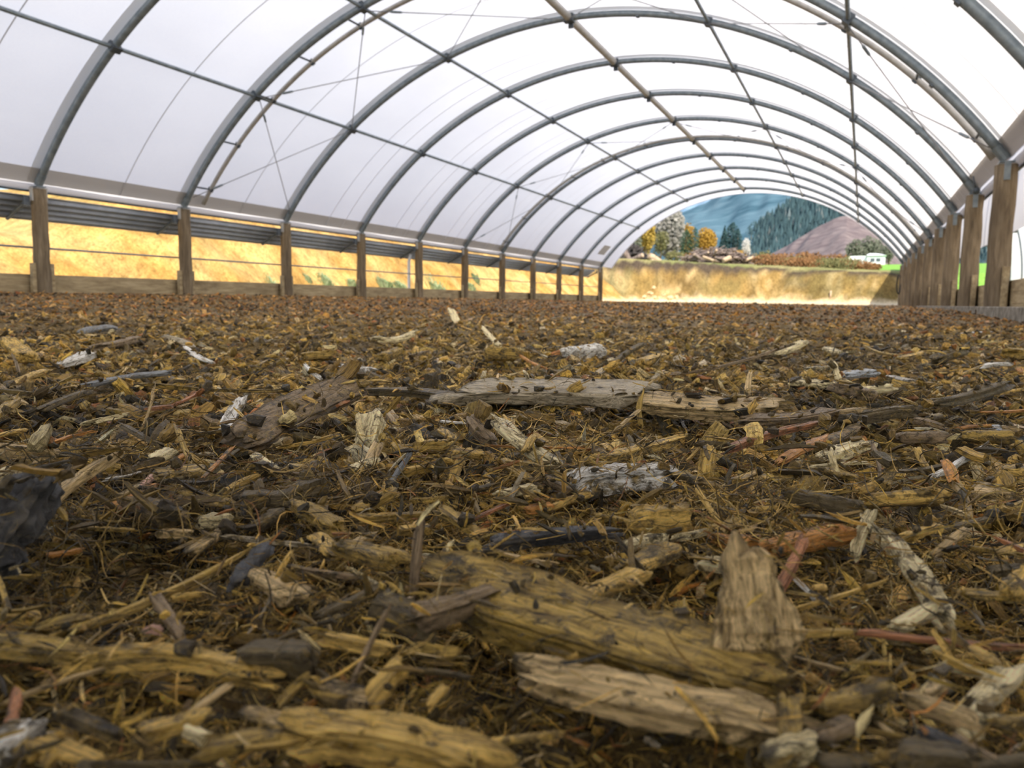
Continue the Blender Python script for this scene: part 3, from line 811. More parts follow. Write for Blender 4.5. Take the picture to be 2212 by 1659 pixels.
# ------------------------------------------------------------------ arches
ARCHNAME = {}
def arch_label(i):
    n = i + 1
    if i < 0: return 'curved galvanised steel arch overhead, %s before the leftmost one seen' % ORD[-i]
    if i == 10: return 'curved steel arch framing the far open end of the shed'
    if n == 1: return 'curved galvanised steel arch landing on the leftmost timber post'
    return 'curved galvanised steel arch, %s from the left in the photo' % ORD[n]

def make_arch(i):
    y = YS(i)
    root = empty('steel_arch', (XC, y, zz(HF)), arch_label(i), 'steel arch', 'steel arches of the shed')
    n = 72
    e = 0.012
    MB().tube([arc(-AF + e + 2 * (AF - e) * k / n, R, y) for k in range(n + 1)], 0.060, 12, ref=(0, 1, 0)).build('hoop', M['steel'], root, True)
    for s in (-1, 1):
        c = arc(s * AF, R, y)
        t = Vector((math.cos(AF), 0, -s * math.sin(AF)))
        m = MB().box(c.x - 0.085, c.x + 0.085, y - 0.085, y + 0.085, c.z - 0.035, c.z - 0.018)
        m.tube([arc(s * (AF - 0.024), R, y), arc(s * (AF - 0.001), R, y)], 0.067, 12)
        m.build('foot_bracket', M['steel'], root, False, 0.004)
    for a in (-A1, -A2, 0, A2, A1):
        c = arc(a, R - 0.0, y); rad = Vector((math.sin(a), 0, math.cos(a))); tan = Vector((math.cos(a), 0, -math.sin(a)))
        big = a == 0
        m = MB().obox(c - rad * 0.01, tan * (0.10 if big else 0.055), (0, 0.085, 0), rad * 0.072)
        if big: m.obox(c - rad * 0.11 + Vector((0, 0.11, 0)), tan * 0.05, (0, 0.02, 0), rad * 0.05)
        m.build('purlin_clamp', M['steel_dark'], root, False, 0.006)
    for a in (0.16, 0.50, 0.80):
        c = arc(a, R - 0.052, y); rad = Vector((math.sin(a), 0, math.cos(a))); tan = Vector((math.cos(a), 0, -math.sin(a)))
        MB().obox(c, tan * 0.03, (0, 0.045, 0), rad * 0.016).build('bolt_plate', M['steel_dark'], root, False, 0.004)
    if i in (1, 6):
        sg = 1 if i == 1 else -1
        rad2 = R - (0.02 if i == 1 else 0.0)
        yo = y + sg * 0.42
        nt = 72
        tb = MB().tube([arc(-AF + 0.015 + 2 * (AF - 0.015) * k / nt, rad2, yo) for k in range(nt + 1)], 0.042, 10, ref=(0, 1, 0)).build('outrigger_tube', M['steel_light'], root, True)
        tb['label'] = 'thin pale tube bracketed beside the arch'
        for a in (-0.90, -0.77, -0.63, -0.5, -0.36, -0.18, 0.0, 0.18, 0.36, 0.5, 0.63, 0.77, 0.90):
            p = arc(a, rad2 - 0.005, y + sg * 0.05); q = arc(a, rad2, yo)
            rad = Vector((math.sin(a), 0, math.cos(a))); tan = Vector((math.cos(a), 0, -math.sin(a)))
            m = MB().tube([p, q], 0.018, 6); m.obox(q, tan * 0.035, (0, 0.03, 0), rad * 0.05)
            m.build('spacer_bracket', M['steel_dark'], tb)
    return root
for i in range(I0, I1 + 1):
    make_arch(i)

# ------------------------------------------------------------------ purlins, eave rails, hem rolls
PN = {-2: ('lower left', -A1), -1: ('upper left', -A2), 0: ('ridge', 0), 1: ('upper right', A2), 2: ('lower right', A1)}
for k, (nm, a) in PN.items():
    r_ = 0.078 if k == 0 else 0.033
    rad = R - 0.015 if k else R + 0.0
    pts = [arc(a, rad, y) for y in np.linspace(YA, YE, 40)]
    lab = 'thick pale ridge pipe running along the top of the arches' if k == 0 else 'thin grey purlin pipe along the %s side of the arches' % nm
    o = MB().tube(pts, r_, 12).build('ridge_pipe' if k == 0 else 'purlin_pipe', M['steel_light'] if k == 0 else M['steel'], None, True)
    tag(o, lab, 'purlin')
for s, nm in ((-1, 'left'), (1, 'right')):
    x = XL - 0.02 if s < 0 else XR + 0.02
    o = MB().tube([(x + s * 0.15, y, zz(HF - 0.085)) for y in np.linspace(YA, YE, 30)], 0.020, 8).build('eave_rail', M['steel_dark'], None, True)
    tag(o, 'thin dark steel rail under the cover edge along the %s eave' % nm, 'eave rail')
    xx = x + s * 0.12
    o = MB().tube([(xx, y, zz(HF - 0.008)) for y in np.linspace(YA, YE, 30)], 0.060, 14).build('hem_roll', M['roll'], None, True)
    tag(o, 'white fabric roll tied along the %s eave beneath the cover' % nm, 'cover roll')

# ------------------------------------------------------------------ brace cables
AN = {-3: ('left eave', -AF + 0.03), -2: ('lower left purlin', -A1), -1: ('upper left purlin', -A2), 0: ('ridge pipe', 0.0), 1: ('upper right purlin', A2), 2: ('lower right purlin', A1), 3: ('right eave', AF - 0.03)}
def arch_short(i): return '%s arch' % ORD[i + 1]
for bay in (1, 5):
    for k in range(-3, 3):
        for swap in (0, 1):
            ia, ib = (k, k + 1) if not swap else (k + 1, k)
            (na_, a), (nb_, b) = AN[ia], AN[ib]
            p = arc(a, R - 0.05, YS(bay) + 0.06); q = arc(b, R - 0.05, YS(bay + 1) - 0.06)
            root = empty('brace_cable', p, 'cable from %s, %s, to %s, %s' % (na_, arch_short(bay), nb_, arch_short(bay + 1)), 'brace cable', 'crossed brace cables between arches')
            MB().tube([p, q], 0.0085, 6).build('wire', M['cable'], root, True)
            d = (q - p).normalized(); c0 = p + d * 0.55
            MB().tube([c0 - d * 0.12, c0 - d * 0.08, c0 + d * 0.08, c0 + d * 0.12], [0.010, 0.022, 0.022, 0.010], 8).build('turnbuckle', M['steel'], root, True)

# ------------------------------------------------------------------ posts
def make_post(side, i):
    x = XL if side < 0 else XR
    y = YS(i); rad = 0.122 if side < 0 else 0.135
    lean = 0.0
    zb = float(bed0(x - side * 0.3, y)) - 0.35; zt = zz(HF - 0.06)
    if side < 0:
        lab = 'round brown timber post, leftmost in the left wall' if i == 0 else 'round timber post, %s from the left along the left wall' % ORD[i + 1] if i < 10 else 'last slim looking timber post of left wall at the far opening'
        if i < 0: lab = 'round timber post of the left wall, %s before the leftmost in view' % ORD[-i]
    else:
        lab = 'stout timber post nearest the camera in the right wall' if i == 1 else 'round timber post, %s from the nearest along the right wall' % ORD[i] if i < 10 else 'farthest timber post of the right wall beside the open end'
        if i < 1: lab = 'timber post of the right wall just outside the right edge, %s' % ('nearer one' if i < 0 else 'next to view')
    root = empty('timber_post', (x, y, zb), lab, 'post', 'timber posts of the left wall' if side < 0 else 'timber posts of the right wall')
    rng = random.Random(i * 10 + side)
    n = 9
    pts = [(x + rng.uniform(-.008, .008), y + rng.uniform(-.008, .008), zb + (zt - zb) * k / n) for k in range(n + 1)]
    rr = [rad * (1.06 - 0.10 * k / n + rng.uniform(-.015, .015)) for k in range(n + 1)]
    MB().tube(pts, rr, 18, ref=(0, 1, 0)).build('pole', M['post'], root, True)
    # galvanised saddle on the head
    m = MB().box(x - 0.10, x + 0.10, y - 0.10, y + 0.10, zt, zt + 0.012)
    m.build('saddle_plate', M['steel_light'], root, False, 0.003)
    xs = x - side * (rad - 0.005)
    m = MB().box(x - 0.035, x + 0.035, y - rad - 0.012, y - rad + 0.012, zt - 0.20, zt + 0.02)
    m.box(x - 0.035, x + 0.035, y + rad - 0.012, y + rad + 0.012, zt - 0.20, zt + 0.02)
    m.build('saddle_strap', M['steel_light'] if side < 0 else M['steel'], root, False, 0.003)
    xo = x + (0.03 if side < 0 else 0.02)
    for sg in (-1, 1):
        yc = y + sg * (rad + 0.035)
        c = MB().box(min(xo, xo + side * 0.075), max(xo, xo + side * 0.075), yc - 0.035, yc + 0.035, zb, zz(0.56 if side < 0 else 0.50)).build('cleat', M['board'], root, False, 0.008)
        c['label'] = 'pale timber cleat holding the boards'
for i in range(-1, 11): make_post(-1, i)
for i in range(0, 11): make_post(1, i)

# ------------------------------------------------------------------ retaining boards
def bayname(i, side):
    a = i + 1
    if side < 0:
        if i < 0: return 'left of the leftmost left wall post'
        return 'between %s and %s left wall posts' % (ORD[a], ORD[a + 1])
    if i < 1: return 'right of the nearest right wall post'
    return 'between %s and %s right wall posts' % (ORD[i], ORD[i + 1])
def boards(side, i, tops):
    for k, (z0, z1) in enumerate(tops):
        x = (XL if side < 0 else XR) + side * 0.150
        o = MB().box(x - 0.022, x + 0.022, YS(i) + 0.004, YS(i + 1) - 0.004, zz(z0), zz(z1))
        nm = ['top', 'middle', 'bottom'][k] if len(tops) == 3 else ['upper', 'lower'][k]
        ob = o.build('retaining_board', M['board'], None, False, 0.006)
        tag(ob, '%s weathered timber retaining board %s' % (nm, bayname(i, side)), 'board', 'retaining boards of the %s wall' % ('left' if side < 0 else 'right'))
for i in range(-1, 10): boards(-1, i, [(0.140, 0.38), (-0.30, 0.1395)])
for i in range(0, 10): boards(1, i, [(0.185, 0.33), (0.035, 0.1845), (-0.12, 0.0345)])
o = MB().box(XR - 0.105 + 0.2, XR + 0.30, YA, YE, zz(-0.45), zz(-0.125))
tag(o.build('concrete_footing', M['concrete'], None, False, 0.01), 'rough grey concrete footing under the right wall boards', 'footing')
o = MB().box(XR - 0.20, XR - 0.15, YS(-1), YS(5.2), zz(-0.30), zz(0.0))
tag(o.build('concrete_nib', M['concrete'], None, False, 0.012), 'stained pale concrete nib along the foot of right wall', 'concrete edge')
o = MB().tube([(XL - 0.155, y, zz(0.82)) for y in np.linspace(YA, YE - 0.1, 40)], 0.017, 8)
tag(o.build('side_rail', M['steel'], None, True), 'thin horizontal pipe rail halfway up behind the left posts', 'rail')

# ------------------------------------------------------------------ corrugated awning outside the left wall
def awning(i):
    P0 = Vector((XL - 0.17, 0, zz(1.66))); P1 = Vector((XL - 0.60, 0, zz(1.305)))
    sl = (P1 - P0); nrm = Vector((-sl.z, 0, sl.x)).normalized()
    if nrm.z < 0: nrm = -nrm
    n = 60
    y0, y1 = YS(i) + 0.0005, YS(i + 1) - 0.0005
    if i == 9: y1 = YS(i + 1) - 0.35
    P = []
    for y in (y0, y1):
        P.append([P0 + sl * (k / n) + nrm * (0.036 * math.sin(k / n * 2 * PI * 4.5)) + Vector((0, y, 0)) for k in range(n + 1)])
    lab = 'grey corrugated iron awning sheet outside left wall, %s' % bayname(i, -1)
    if i == 9: lab = 'last corrugated awning sheet, bright cut end, by the far left post'
    o = MB().grid(P).build('awning_sheet', M['corrugated'], None, True)
    so = o.modifiers.new('s', 'SOLIDIFY'); so.thickness = 0.003
    tag(o, lab, 'awning sheet', 'corrugated awning sheets along the left wall')
for i in range(-1, 10): awning(i)
for i in range(0, 11):
    y = YS(i) - 0.18 if i < 10 else YS(i) - 0.42
    a = Vector((XL - 0.05, y, zz(1.56))); b = Vector((XL - 0.56, y, zz(1.29)))
    m = MB().tube([a, b], 0.028, 6)
    m.obox(a, (0.02, 0, 0), (0, 0.05, 0), (0, 0, 0.07))
    lab = 'dark diagonal awning bracket beside the %s' % ('leftmost left wall post' if i == 0 else '%s left wall post' % ORD[i + 1])
    tag(m.build('awning_bracket', M['steel_dark'], None, False), lab, 'bracket', 'awning brackets on the left posts')
m = MB().tube([(XL - 0.30, YS(4) - 0.10, zz(z)) for z in (-0.75, 0.6, 1.2)] + [(XL - 0.24, YS(4) - 0.10, zz(1.42))], 0.045, 12)
tag(m.build('downpipe', M['white_paint'], None, True), 'pale blue-white downpipe behind the fifth left wall post', 'downpipe')

# ratchet levers on the right eave
for n_, i in enumerate((2, 5, 7)):
    y = YS(i) - 0.35
    root = empty('cover_ratchet', (XR - 0.02, y, zz(HF - 0.05)), 'dark ratchet lever tightening cover beside %s right wall post' % ORD[i], 'ratchet', 'cover ratchets on the right eave')
    MB().tube([(XR - 0.02, y - 0.05, zz(HF - 0.03)), (XR - 0.02, y + 0.05, zz(HF - 0.03))], 0.05, 12).build('drum', M['steel_dark'], root, True)
    MB().tube([(XR - 0.03, y, zz(HF - 0.02)), (XR - 0.075, y, zz(HF + 0.20))], [0.016, 0.010], 8).build('lever', M['steel_dark'], root, True)

# hose on the last right post
pts = [(XR - 0.13 - 0.10 * math.sin(t) * (1 if t < 3.2 else 0.6), YS(10) - 0.18 + 0.02 * t, zz(0.95 + 0.42 * math.cos(t))) for t in np.linspace(0.2, 5.8, 24)]
tag(MB().tube(pts, 0.030, 8).build('rubber_hose', M['black_rubber'], None, True), 'black rubber hose looped against the farthest right wall post', 'hose')

# ------------------------------------------------------------------ ground, bank and pasture outside
def terrain(x, y):
    x = np.asarray(x, float); y = np.asarray(y, float)
    base = -0.42 + 0.36 * smooth((y - 39) / 3) + 0.22 * smooth((y - 42) / 17) + CAMZ
    wob = 0.5 * N2(y / 5.0, 2.2) + 0.3 * N2(y / 1.7, 7.7)
    wobx = 0.9 * N2(x / 5.0 + 9, 3.2) + 0.4 * N2(x / 1.6, 1.7)
    u = smooth((-x - 15.6 + wob) / 4.6) * smooth((y - 2) / 9 + 0.35)
    v = smooth((y - 60.5 + wobx - 0.32 * np.clip(x + 6, -22, 0) - 20 * smooth((x - 2.2) / 3.5)) / 1.9)
    topl = 3.35 - 1.7 * smooth((17.0 - y) / 4) + 0.035 * np.clip(-x - 20, 0, 60)
    tope = 2.52 + 0.052 * np.clip(-x, -10, 22) + 0.050 * np.clip(y - 62, 0, 400)
    k = np.maximum(u, v)
    top = np.where(v > u, tope, topl) if False else topl * (1 - v) + tope * v
    top = np.where(y > 55, np.maximum(top * 1.0, np.where(u > 0.02, topl * u, 0)), top)
    z = base + (top + CAMZ - base) * k
    face = 4 * k * (1 - k)
    z = z + face * (0.55 * N2(x / 1.3 + 5, y / 1.3) + 0.30 * N2(x / 0.5, y / 0.5 + 3)) + 0.10 * N2(x / 2.2, y / 2.2) + 0.06 * N2b(x / 0.7, y / 0.7)
    return z, k, face

def make_ground():
    xs = np.concatenate([-np.geomspace(260, 31, 26), np.arange(-30, 16, 0.33), np.geomspace(16, 200, 26)])
    ys = np.concatenate([np.arange(-30, 38, 0.5), np.arange(38, 70, 0.28), np.geomspace(70, 420, 44)])
    X, Y = np.meshgrid(xs, ys, indexing='ij')
    Z, k, face = terrain(X, Y)
    n1 = N2(X / 1.1, Y / 1.1) + 0.6 * N2b(X / 0.4, Y / 0.4); n2 = N2(X / 3.1 + 4, Y / 3.1 + 2); n3 = N2b(X / 6 + 1, Y / 6)
    clay = np.array([0.52, 0.300, 0.085]); pale = np.array([0.66, 0.45, 0.18]); dkclay = np.array([0.27, 0.165, 0.055]); sand = np.array([0.78, 0.64, 0.43])
    soil = np.array([0.085, 0.066, 0.050]); dry = np.array([0.33, 0.30, 0.14]); green = np.array([0.22, 0.45, 0.08]); moss = np.array([0.22, 0.25, 0.09])
    def mix(a, b, t): return a * (1 - t[..., None]) + b * t[..., None]
    C = np.broadcast_to(sand, X.shape + (3,)).copy()
    f = mix(np.broadcast_to(clay, C.shape), pale, smooth(n1 * 1.6 + 0.35))
    f = mix(f, dkclay, smooth(n2 * 2.2 - 0.12) * np.where(Y > 52, 0.75, 0.10))
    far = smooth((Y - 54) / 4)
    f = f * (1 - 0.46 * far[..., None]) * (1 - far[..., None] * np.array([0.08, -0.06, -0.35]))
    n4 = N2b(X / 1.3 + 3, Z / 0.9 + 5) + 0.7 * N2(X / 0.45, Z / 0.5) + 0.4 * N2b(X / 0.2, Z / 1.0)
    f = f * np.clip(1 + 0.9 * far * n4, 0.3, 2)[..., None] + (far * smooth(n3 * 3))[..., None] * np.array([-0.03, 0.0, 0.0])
    n5 = N2b(X / 0.35, Y / 0.35 + Z) + 0.6 * N2(X / 0.14, Y / 0.14 + 2 * Z)
    f = f * np.clip(1 + 0.55 * (1 - far) * n5, 0.3, 2)[..., None]
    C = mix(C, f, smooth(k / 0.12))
    scar = N2(X / 2.3 + 11, Z / 1.1 + 4) + 0.8 * N2b(X / 0.8 + 2, Z / 0.55) + 0.5 * N2(X / 0.33, Z / 0.4)
    inface = smooth(k / 0.2) * smooth((0.97 - k) / 0.1) * far
    C = mix(C, np.broadcast_to(np.array([0.20, 0.155, 0.060]), C.shape), inface * smooth((scar - 0.10) * 3.2) * 0.85)
    C = mix(C, np.broadcast_to(np.array([0.50, 0.375, 0.19]), C.shape), inface * smooth((-scar - 0.22) * 3.2) * 0.9)
    # dark topsoil lip, then turf
    lip = smooth((k - 0.80 + 0.10 * n1 + 0.10 * smooth((-X - 4) / 8)) / 0.05)
    C = mix(C, soil, lip * smooth((Y - 52) / 5))
    turf = mix(np.broadcast_to(dry, C.shape), moss, smooth(n2 * 2 + 0.5))
    C = mix(C, turf, smooth((k - 0.955 + 0.03 * n1) / 0.03) * np.where((Y > 55), 1.0, 0.30))
    past = smooth((X + 2.5 - 0.03 * (Y - 66)) / 3) * smooth((Y - 66 + n3 * 5) / 6)
    C = mix(C, green, past)
    V = np.stack([X, Y, Z], -1).reshape(-1, 3)
    nu, nv = X.shape
    i = np.arange(nu - 1)[:, None]; j = np.arange(nv - 1)[None, :]
    a = i * nv + j
    F = np.stack([a, a + nv, a + nv + 1, a + 1], -1).reshape(-1, 4)
    t = NT('earth')
    att = t.n('ShaderNodeAttribute', attribute_name='Col').outputs['Color']
    v = t.coord((1, 1, 0.45))
    a1 = t.noise(v, 4.2, 7, 0.75, 0.5); a2 = t.noise(v, 17, 6, 0.75)
    col = t.mix(1.0, att, t.ramp(a1, [(0.32, (0.52, 0.52, 0.50)), (0.5, (0.92, 0.92, 0.90)), (0.68, (1.2, 1.2, 1.22))]), 'MULTIPLY')
    col = t.mix(1.0, col, t.ramp(a2, [(0.34, (0.60, 0.57, 0.50)), (0.62, (1.15, 1.15, 1.15))]), 'MULTIPLY')
    t.bsdf(col, 0.95, 0, 0.15, t.math('ADD', a1, a2), 0.5, 0.06)
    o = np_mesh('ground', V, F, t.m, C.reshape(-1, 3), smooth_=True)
    tag(o, 'sandy ground with yellow clay bank and green pasture outside the shed', 'ground', kind='structure')
make_ground()
def tz_(x, y): return float(terrain(x, y)[0])

def hit_ground(px, py, lo=13.0):
    d = pix_dir(px, py); t = lo
    while t < 300:
        p = EYE + d * t
        if p.z < tz_(p.x, p.y): return p
        t += 0.08
    return p

# ------------------------------------------------------------------ hills
def hill(name, crest, dist, base_py, mat, label, amp, seed, depth=0.5, nv=50, px0=None):
    """ridge whose crest passes through these sight lines at this distance; its flank falls towards the shed"""
    cx = [c[0] for c in crest]
    us = np.linspace(cx[0], cx[-1], 160)
    cyy = np.interp(us, cx, [c[1] for c in crest])
    P = []
    rng = Noise2(seed)
    for u, v_ in zip(us, cyy):
        d = pix_dir(u, v_); hd = Vector((d.x, d.y, 0)); s = dist / hd.length
        top = EYE.z + d.z * s; dirh = hd.normalized()
        row = []
        for k in range(nv):
            q = k / (nv - 1)
            if q < 0.75:
                w = q / 0.75; rr = dist * (1 - depth) + dist * depth * w; zf = w ** 0.9
            else:
                w = (q - 0.75) / 0.25; rr = dist * (1 + 0.4 * w); zf = 1 - 0.8 * w
            zb = -4.0
            x, y = dirh.x * rr, dirh.y * rr
            z = zb + (top - zb) * zf + amp * dist * zf * (1 - 0.6 * (q > 0.7)) * float(rng(u / 60.0 + q * 4.0, q * 3.0) + 0.5 * rng(u / 22.0 + 7 - q * 6, q * 9))
            row.append((x, y, z))
        P.append(row)
    o = MB().grid(P).build(name, mat, None, True)
    return tag(o, label, 'hill', kind='structure'), P

def hillmat(name, stops, scale, stretch=(1, 1, 1), dist=0.5, detail=6):
    t = NT(name)
    f = t.noise(t.coord(stretch), scale, detail, 0.65, dist)
    t.bsdf(t.ramp(f, stops), 0.95, 0, 0.1)
    return t.m
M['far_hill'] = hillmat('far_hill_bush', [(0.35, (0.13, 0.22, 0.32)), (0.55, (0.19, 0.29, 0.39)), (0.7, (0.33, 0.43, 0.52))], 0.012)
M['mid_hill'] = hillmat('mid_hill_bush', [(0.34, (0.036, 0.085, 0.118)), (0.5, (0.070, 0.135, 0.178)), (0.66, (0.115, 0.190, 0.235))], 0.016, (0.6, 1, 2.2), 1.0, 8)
M['forest_hill'] = hillmat('forest_hill_bush', [(0.3, (0.04, 0.08, 0.09)), (0.6, (0.07, 0.12, 0.13))], 0.12)
M['bare_hill'] = hillmat('cleared_hill', [(0.32, (0.105, 0.080, 0.085)), (0.5, (0.16, 0.128, 0.128)), (0.68, (0.23, 0.19, 0.18))], 0.11, (1, 1, 2.2))
M['left_hill'] = hillmat('left_hill_bush', [(0.35, (0.20, 0.24, 0.14)), (0.6, (0.38, 0.38, 0.24))], 0.03)
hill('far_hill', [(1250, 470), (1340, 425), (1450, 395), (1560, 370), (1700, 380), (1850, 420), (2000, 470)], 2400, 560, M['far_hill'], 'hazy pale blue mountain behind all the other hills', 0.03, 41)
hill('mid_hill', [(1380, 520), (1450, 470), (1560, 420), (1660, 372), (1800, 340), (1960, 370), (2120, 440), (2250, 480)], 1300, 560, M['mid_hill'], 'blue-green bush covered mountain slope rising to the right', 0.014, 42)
fh, FP = hill('forest_hill', [(1560, 548), (1620, 512), (1690, 462), (1760, 420), (1840, 400), (1950, 430), (2080, 500), (2230, 535)], 950, 560, M['forest_hill'], 'dark pine forest slope in front of the blue mountain', 0.02, 43, depth=0.38)
hill('bare_hill', [(1655, 553), (1700, 528), (1750, 495), (1800, 470), (1830, 462), (1880, 478), (1960, 520), (2060, 548)], 520, 560, M['bare_hill'], 'purplish brown cleared hillside right of the pine forest', 0.012, 44)
hill('left_hill', [(-500, 330), (-200, 372), (20, 415), (80, 412), (160, 424), (240, 432), (330, 444), (480, 470)], 320, 560, M['left_hill'], 'pale green hillside glimpsed above the left awning', 0.01, 45)

# pines standing on the forest slope, too many to count
def pines():
    rng = np.random.default_rng(9)
    V, F, C = [], [], []
    P = np.array(FP); nu, nv, _ = P.shape
    n = 7000
    for q in range(n):
        i = rng.uniform(0, nu - 2); j = rng.uniform(0.08, 0.76) * (nv - 1)
        i0, j0 = int(i), int(j)
        p = P[i0, j0] + (P[i0 + 1, j0] - P[i0, j0]) * (i - i0) + (P[i0, j0 + 1] - P[i0, j0]) * (j - j0)
        h = rng.uniform(9, 18); r = h * rng.uniform(0.15, 0.24)
        c = np.array([0.042, 0.076, 0.086]) * rng.uniform(0.7, 1.3) + (np.array([0.06, 0.055, 0.05]) if rng.random() < 0.06 else 0)
        for (zl, zh, rs) in ((0.15, 0.62, 1.0), (0.45, 1.0, 0.7)):
            b = len(V)
            for k in range(5):
                a = 2 * PI * k / 5 + rng.random()
                V.append((p[0] + math.cos(a) * r * rs, p[1] + math.sin(a) * r * rs, p[2] + h * zl)); C.append(c)
            V.append((p[0], p[1], p[2] + h * zh)); C.append(c * 1.2)
            for k in range(5): F.append((b + k, b + (k + 1) % 5, b + 5))
    t = NT('pine_needles'); t.bsdf(t.n('ShaderNodeAttribute', attribute_name='Col').outputs['Color'], 0.95, 0, 0.1)
    o = np_mesh('pine_forest', np.array(V), np.array(F), t.m, np.array(C))
    tag(o, 'dense dark pine trees covering the slope left of the cleared hill', 'forest', kind='stuff')
pines()

# ------------------------------------------------------------------ trees and shrubs
M['trunk'] = simple('bark', (0.10, 0.075, 0.05), (0.22, 0.17, 0.12), 3, 0.9, 0, 0.2, (1, 1, 0.3))
M['leaf_yellow'] = leafmat('yellow_leaves', (0.36, 0.26, 0.06), (0.56, 0.42, 0.12))
M['leaf_amber'] = leafmat('amber_leaves', (0.34, 0.20, 0.04), (0.48, 0.31, 0.07))
M['leaf_conifer'] = leafmat('conifer_leaves', (0.035, 0.075, 0.05), (0.075, 0.135, 0.09))
M['leaf_dark'] = leafmat('dark_conifer_leaves', (0.03, 0.07, 0.075), (0.07, 0.12, 0.125))
M['leaf_grey'] = leafmat('bare_twigs', (0.24, 0.235, 0.215), (0.42, 0.41, 0.38))
M['leaf_olive'] = leafmat('olive_leaves', (0.10, 0.12, 0.085), (0.22, 0.24, 0.18))
M['leaf_pale'] = leafmat('pale_twigs', (0.55, 0.53, 0.50), (0.72, 0.70, 0.67))
M['leaf_bracken'] = leafmat('bracken', (0.17, 0.095, 0.045), (0.36, 0.20, 0.095))
M['leaf_scrub'] = leafmat('scrub', (0.12, 0.13, 0.06), (0.26, 0.24, 0.11))
M['leaf_weed'] = leafmat('weed_leaves', (0.22, 0.30, 0.14), (0.46, 0.52, 0.32))

def leaf_cloud(m, rng, c, rx, ry, rz, n, size, shell=0.55, shape='ball'):
    for _ in range(n):
        while True:
            p = Vector((rng.uniform(-1, 1), rng.uniform(-1, 1), rng.uniform(-1, 1)))
            if shell < p.length <= 1: break
        if shape == 'cone':
            h = (p.z + 1) / 2; p.x *= (1.05 - h); p.y *= (1.05 - h)
        elif shape == 'column':
            h = abs(p.z); sc = (1 - h ** 3) / max(0.2, math.sqrt(max(0.04, 1 - p.z * p.z))); p.x *= sc; p.y *= sc
        q = Vector((c[0] + p.x * rx, c[1] + p.y * ry, c[2] + p.z * rz))
        a = Vector((rng.gauss(0, 1), rng.gauss(0, 1), rng.gauss(0, 1))).normalized(); b = a.orthogonal().normalized()
        s = size * rng.uniform(0.6, 1.5); k = len(m.v)
        m.v += [tuple(q - a * s), tuple(q + b * s * 0.6), tuple(q + a * s), tuple(q - b * s * 0.6)]
        m.f.append((k, k + 1, k + 2, k + 3))

def tree(name, px, top_py, base_py, wpx, Y, leaf, label, shape='ball', n=1300, blobs=7, cat='tree', group=None, seed=1, trunkh=0.25):
    rng = random.Random(seed)
    t = pix_at(px, top_py, Y); g = tz_(t.x, t.y)
    hgt = t.z - g
    sc = (t - EYE).dot(FWD) / FPX
    w = wpx * sc / 2
    root = empty(name, (t.x, t.y, g), label, cat, group)
    m = MB().tube([(t.x, t.y, g - 0.3), (t.x + w * 0.05, t.y, g + hgt * 0.5), (t.x, t.y, g + hgt * 0.9)], [w * 0.10, w * 0.07, w * 0.02], 8)
    for k in range(5):
        a = rng.uniform(0, 2 * PI); hh = hgt * rng.uniform(0.35, 0.6)
        m.tube([(t.x, t.y, g + hh), (t.x + math.cos(a) * w * 0.6, t.y + math.sin(a) * w * 0.6, g + hh + hgt * 0.22)], [w * 0.035, w * 0.01], 6)
    m.build('trunk', M['trunk'], root, True)
    c = MB()
    lo = g + hgt * trunkh
    if shape in ('cone', 'column'):
        leaf_cloud(c, rng, (t.x, t.y, (lo + t.z) / 2), w, w, (t.z - lo) / 2, n, w * 0.13, 0.35, shape)
    else:
        for k in range(blobs):
            a = rng.uniform(0, 2 * PI); rr = w * rng.uniform(0.1, 0.55); fz = rng.uniform(0.25, 0.8)
            leaf_cloud(c, rng, (t.x + math.cos(a) * rr, t.y + math.sin(a) * rr, lo + (t.z - lo) * fz), w * 0.55, w * 0.55, (t.z - lo) * 0.30, n // blobs, w * 0.10)
        leaf_cloud(c, rng, (t.x, t.y, lo + (t.z - lo) * 0.62), w * 0.7, w * 0.7, (t.z - lo) * 0.38, n // 3, w * 0.10)
    c.build('crown', M[leaf], root)
    return root
G = 'trees beyond the bank'
tree('poplar_tree', 1396, 462, 560, 62, 205, 'leaf_yellow', 'yellow leaved tree beside the arch edge, left of the grey tree', 'ball', 1800, 8, group=G, seed=1, trunkh=0.05)
tree('bushy_tree', 1372, 505, 560, 50, 190, 'leaf_olive', 'low olive-grey tree at far left of the opening, below yellow tree', 'ball', 900, 5, group=G, seed=2, trunkh=0.05)
tree('bare_tree', 1448, 438, 560, 66, 220, 'leaf_grey', 'tall pale grey leafless poplar between yellow and green trees', 'column', 2200, group=G, seed=3, trunkh=0.05)
tree('bushy_tree', 1428, 500, 560, 40, 185, 'leaf_scrub', 'grey-green bush at the foot of the pale leafless poplar', 'ball', 700, 4, group=G, seed=14, trunkh=0.02)
tree('amber_tree', 1487, 481, 560, 52, 240, 'leaf_amber', 'amber tree rising behind the green columnar conifers', 'ball', 1100, 6, group=G, seed=4, trunkh=0.1)
tree('amber_tree', 1523, 490, 560, 56, 235, 'leaf_amber', 'broad amber tree right of the green columnar conifers', 'ball', 1300, 7, group=G, seed=5, trunkh=0.05)
tree('conifer_tree', 1483, 494, 560, 26, 215, 'leaf_conifer', 'left one of two green columnar conifers before amber trees', 'column', 900, group=G, seed=6, trunkh=0.02)
tree('conifer_tree', 1502, 490, 560, 20, 215, 'leaf_conifer', 'right, slimmer one of two green columnar conifers before amber trees', 'column', 900, group=G, seed=7, trunkh=0.02)
tree('pine_tree', 1566, 486, 560, 34, 250, 'leaf_dark', 'dark blue-green pine, left of the dark trio', 'cone', 1000, group=G, seed=8, trunkh=0.02)
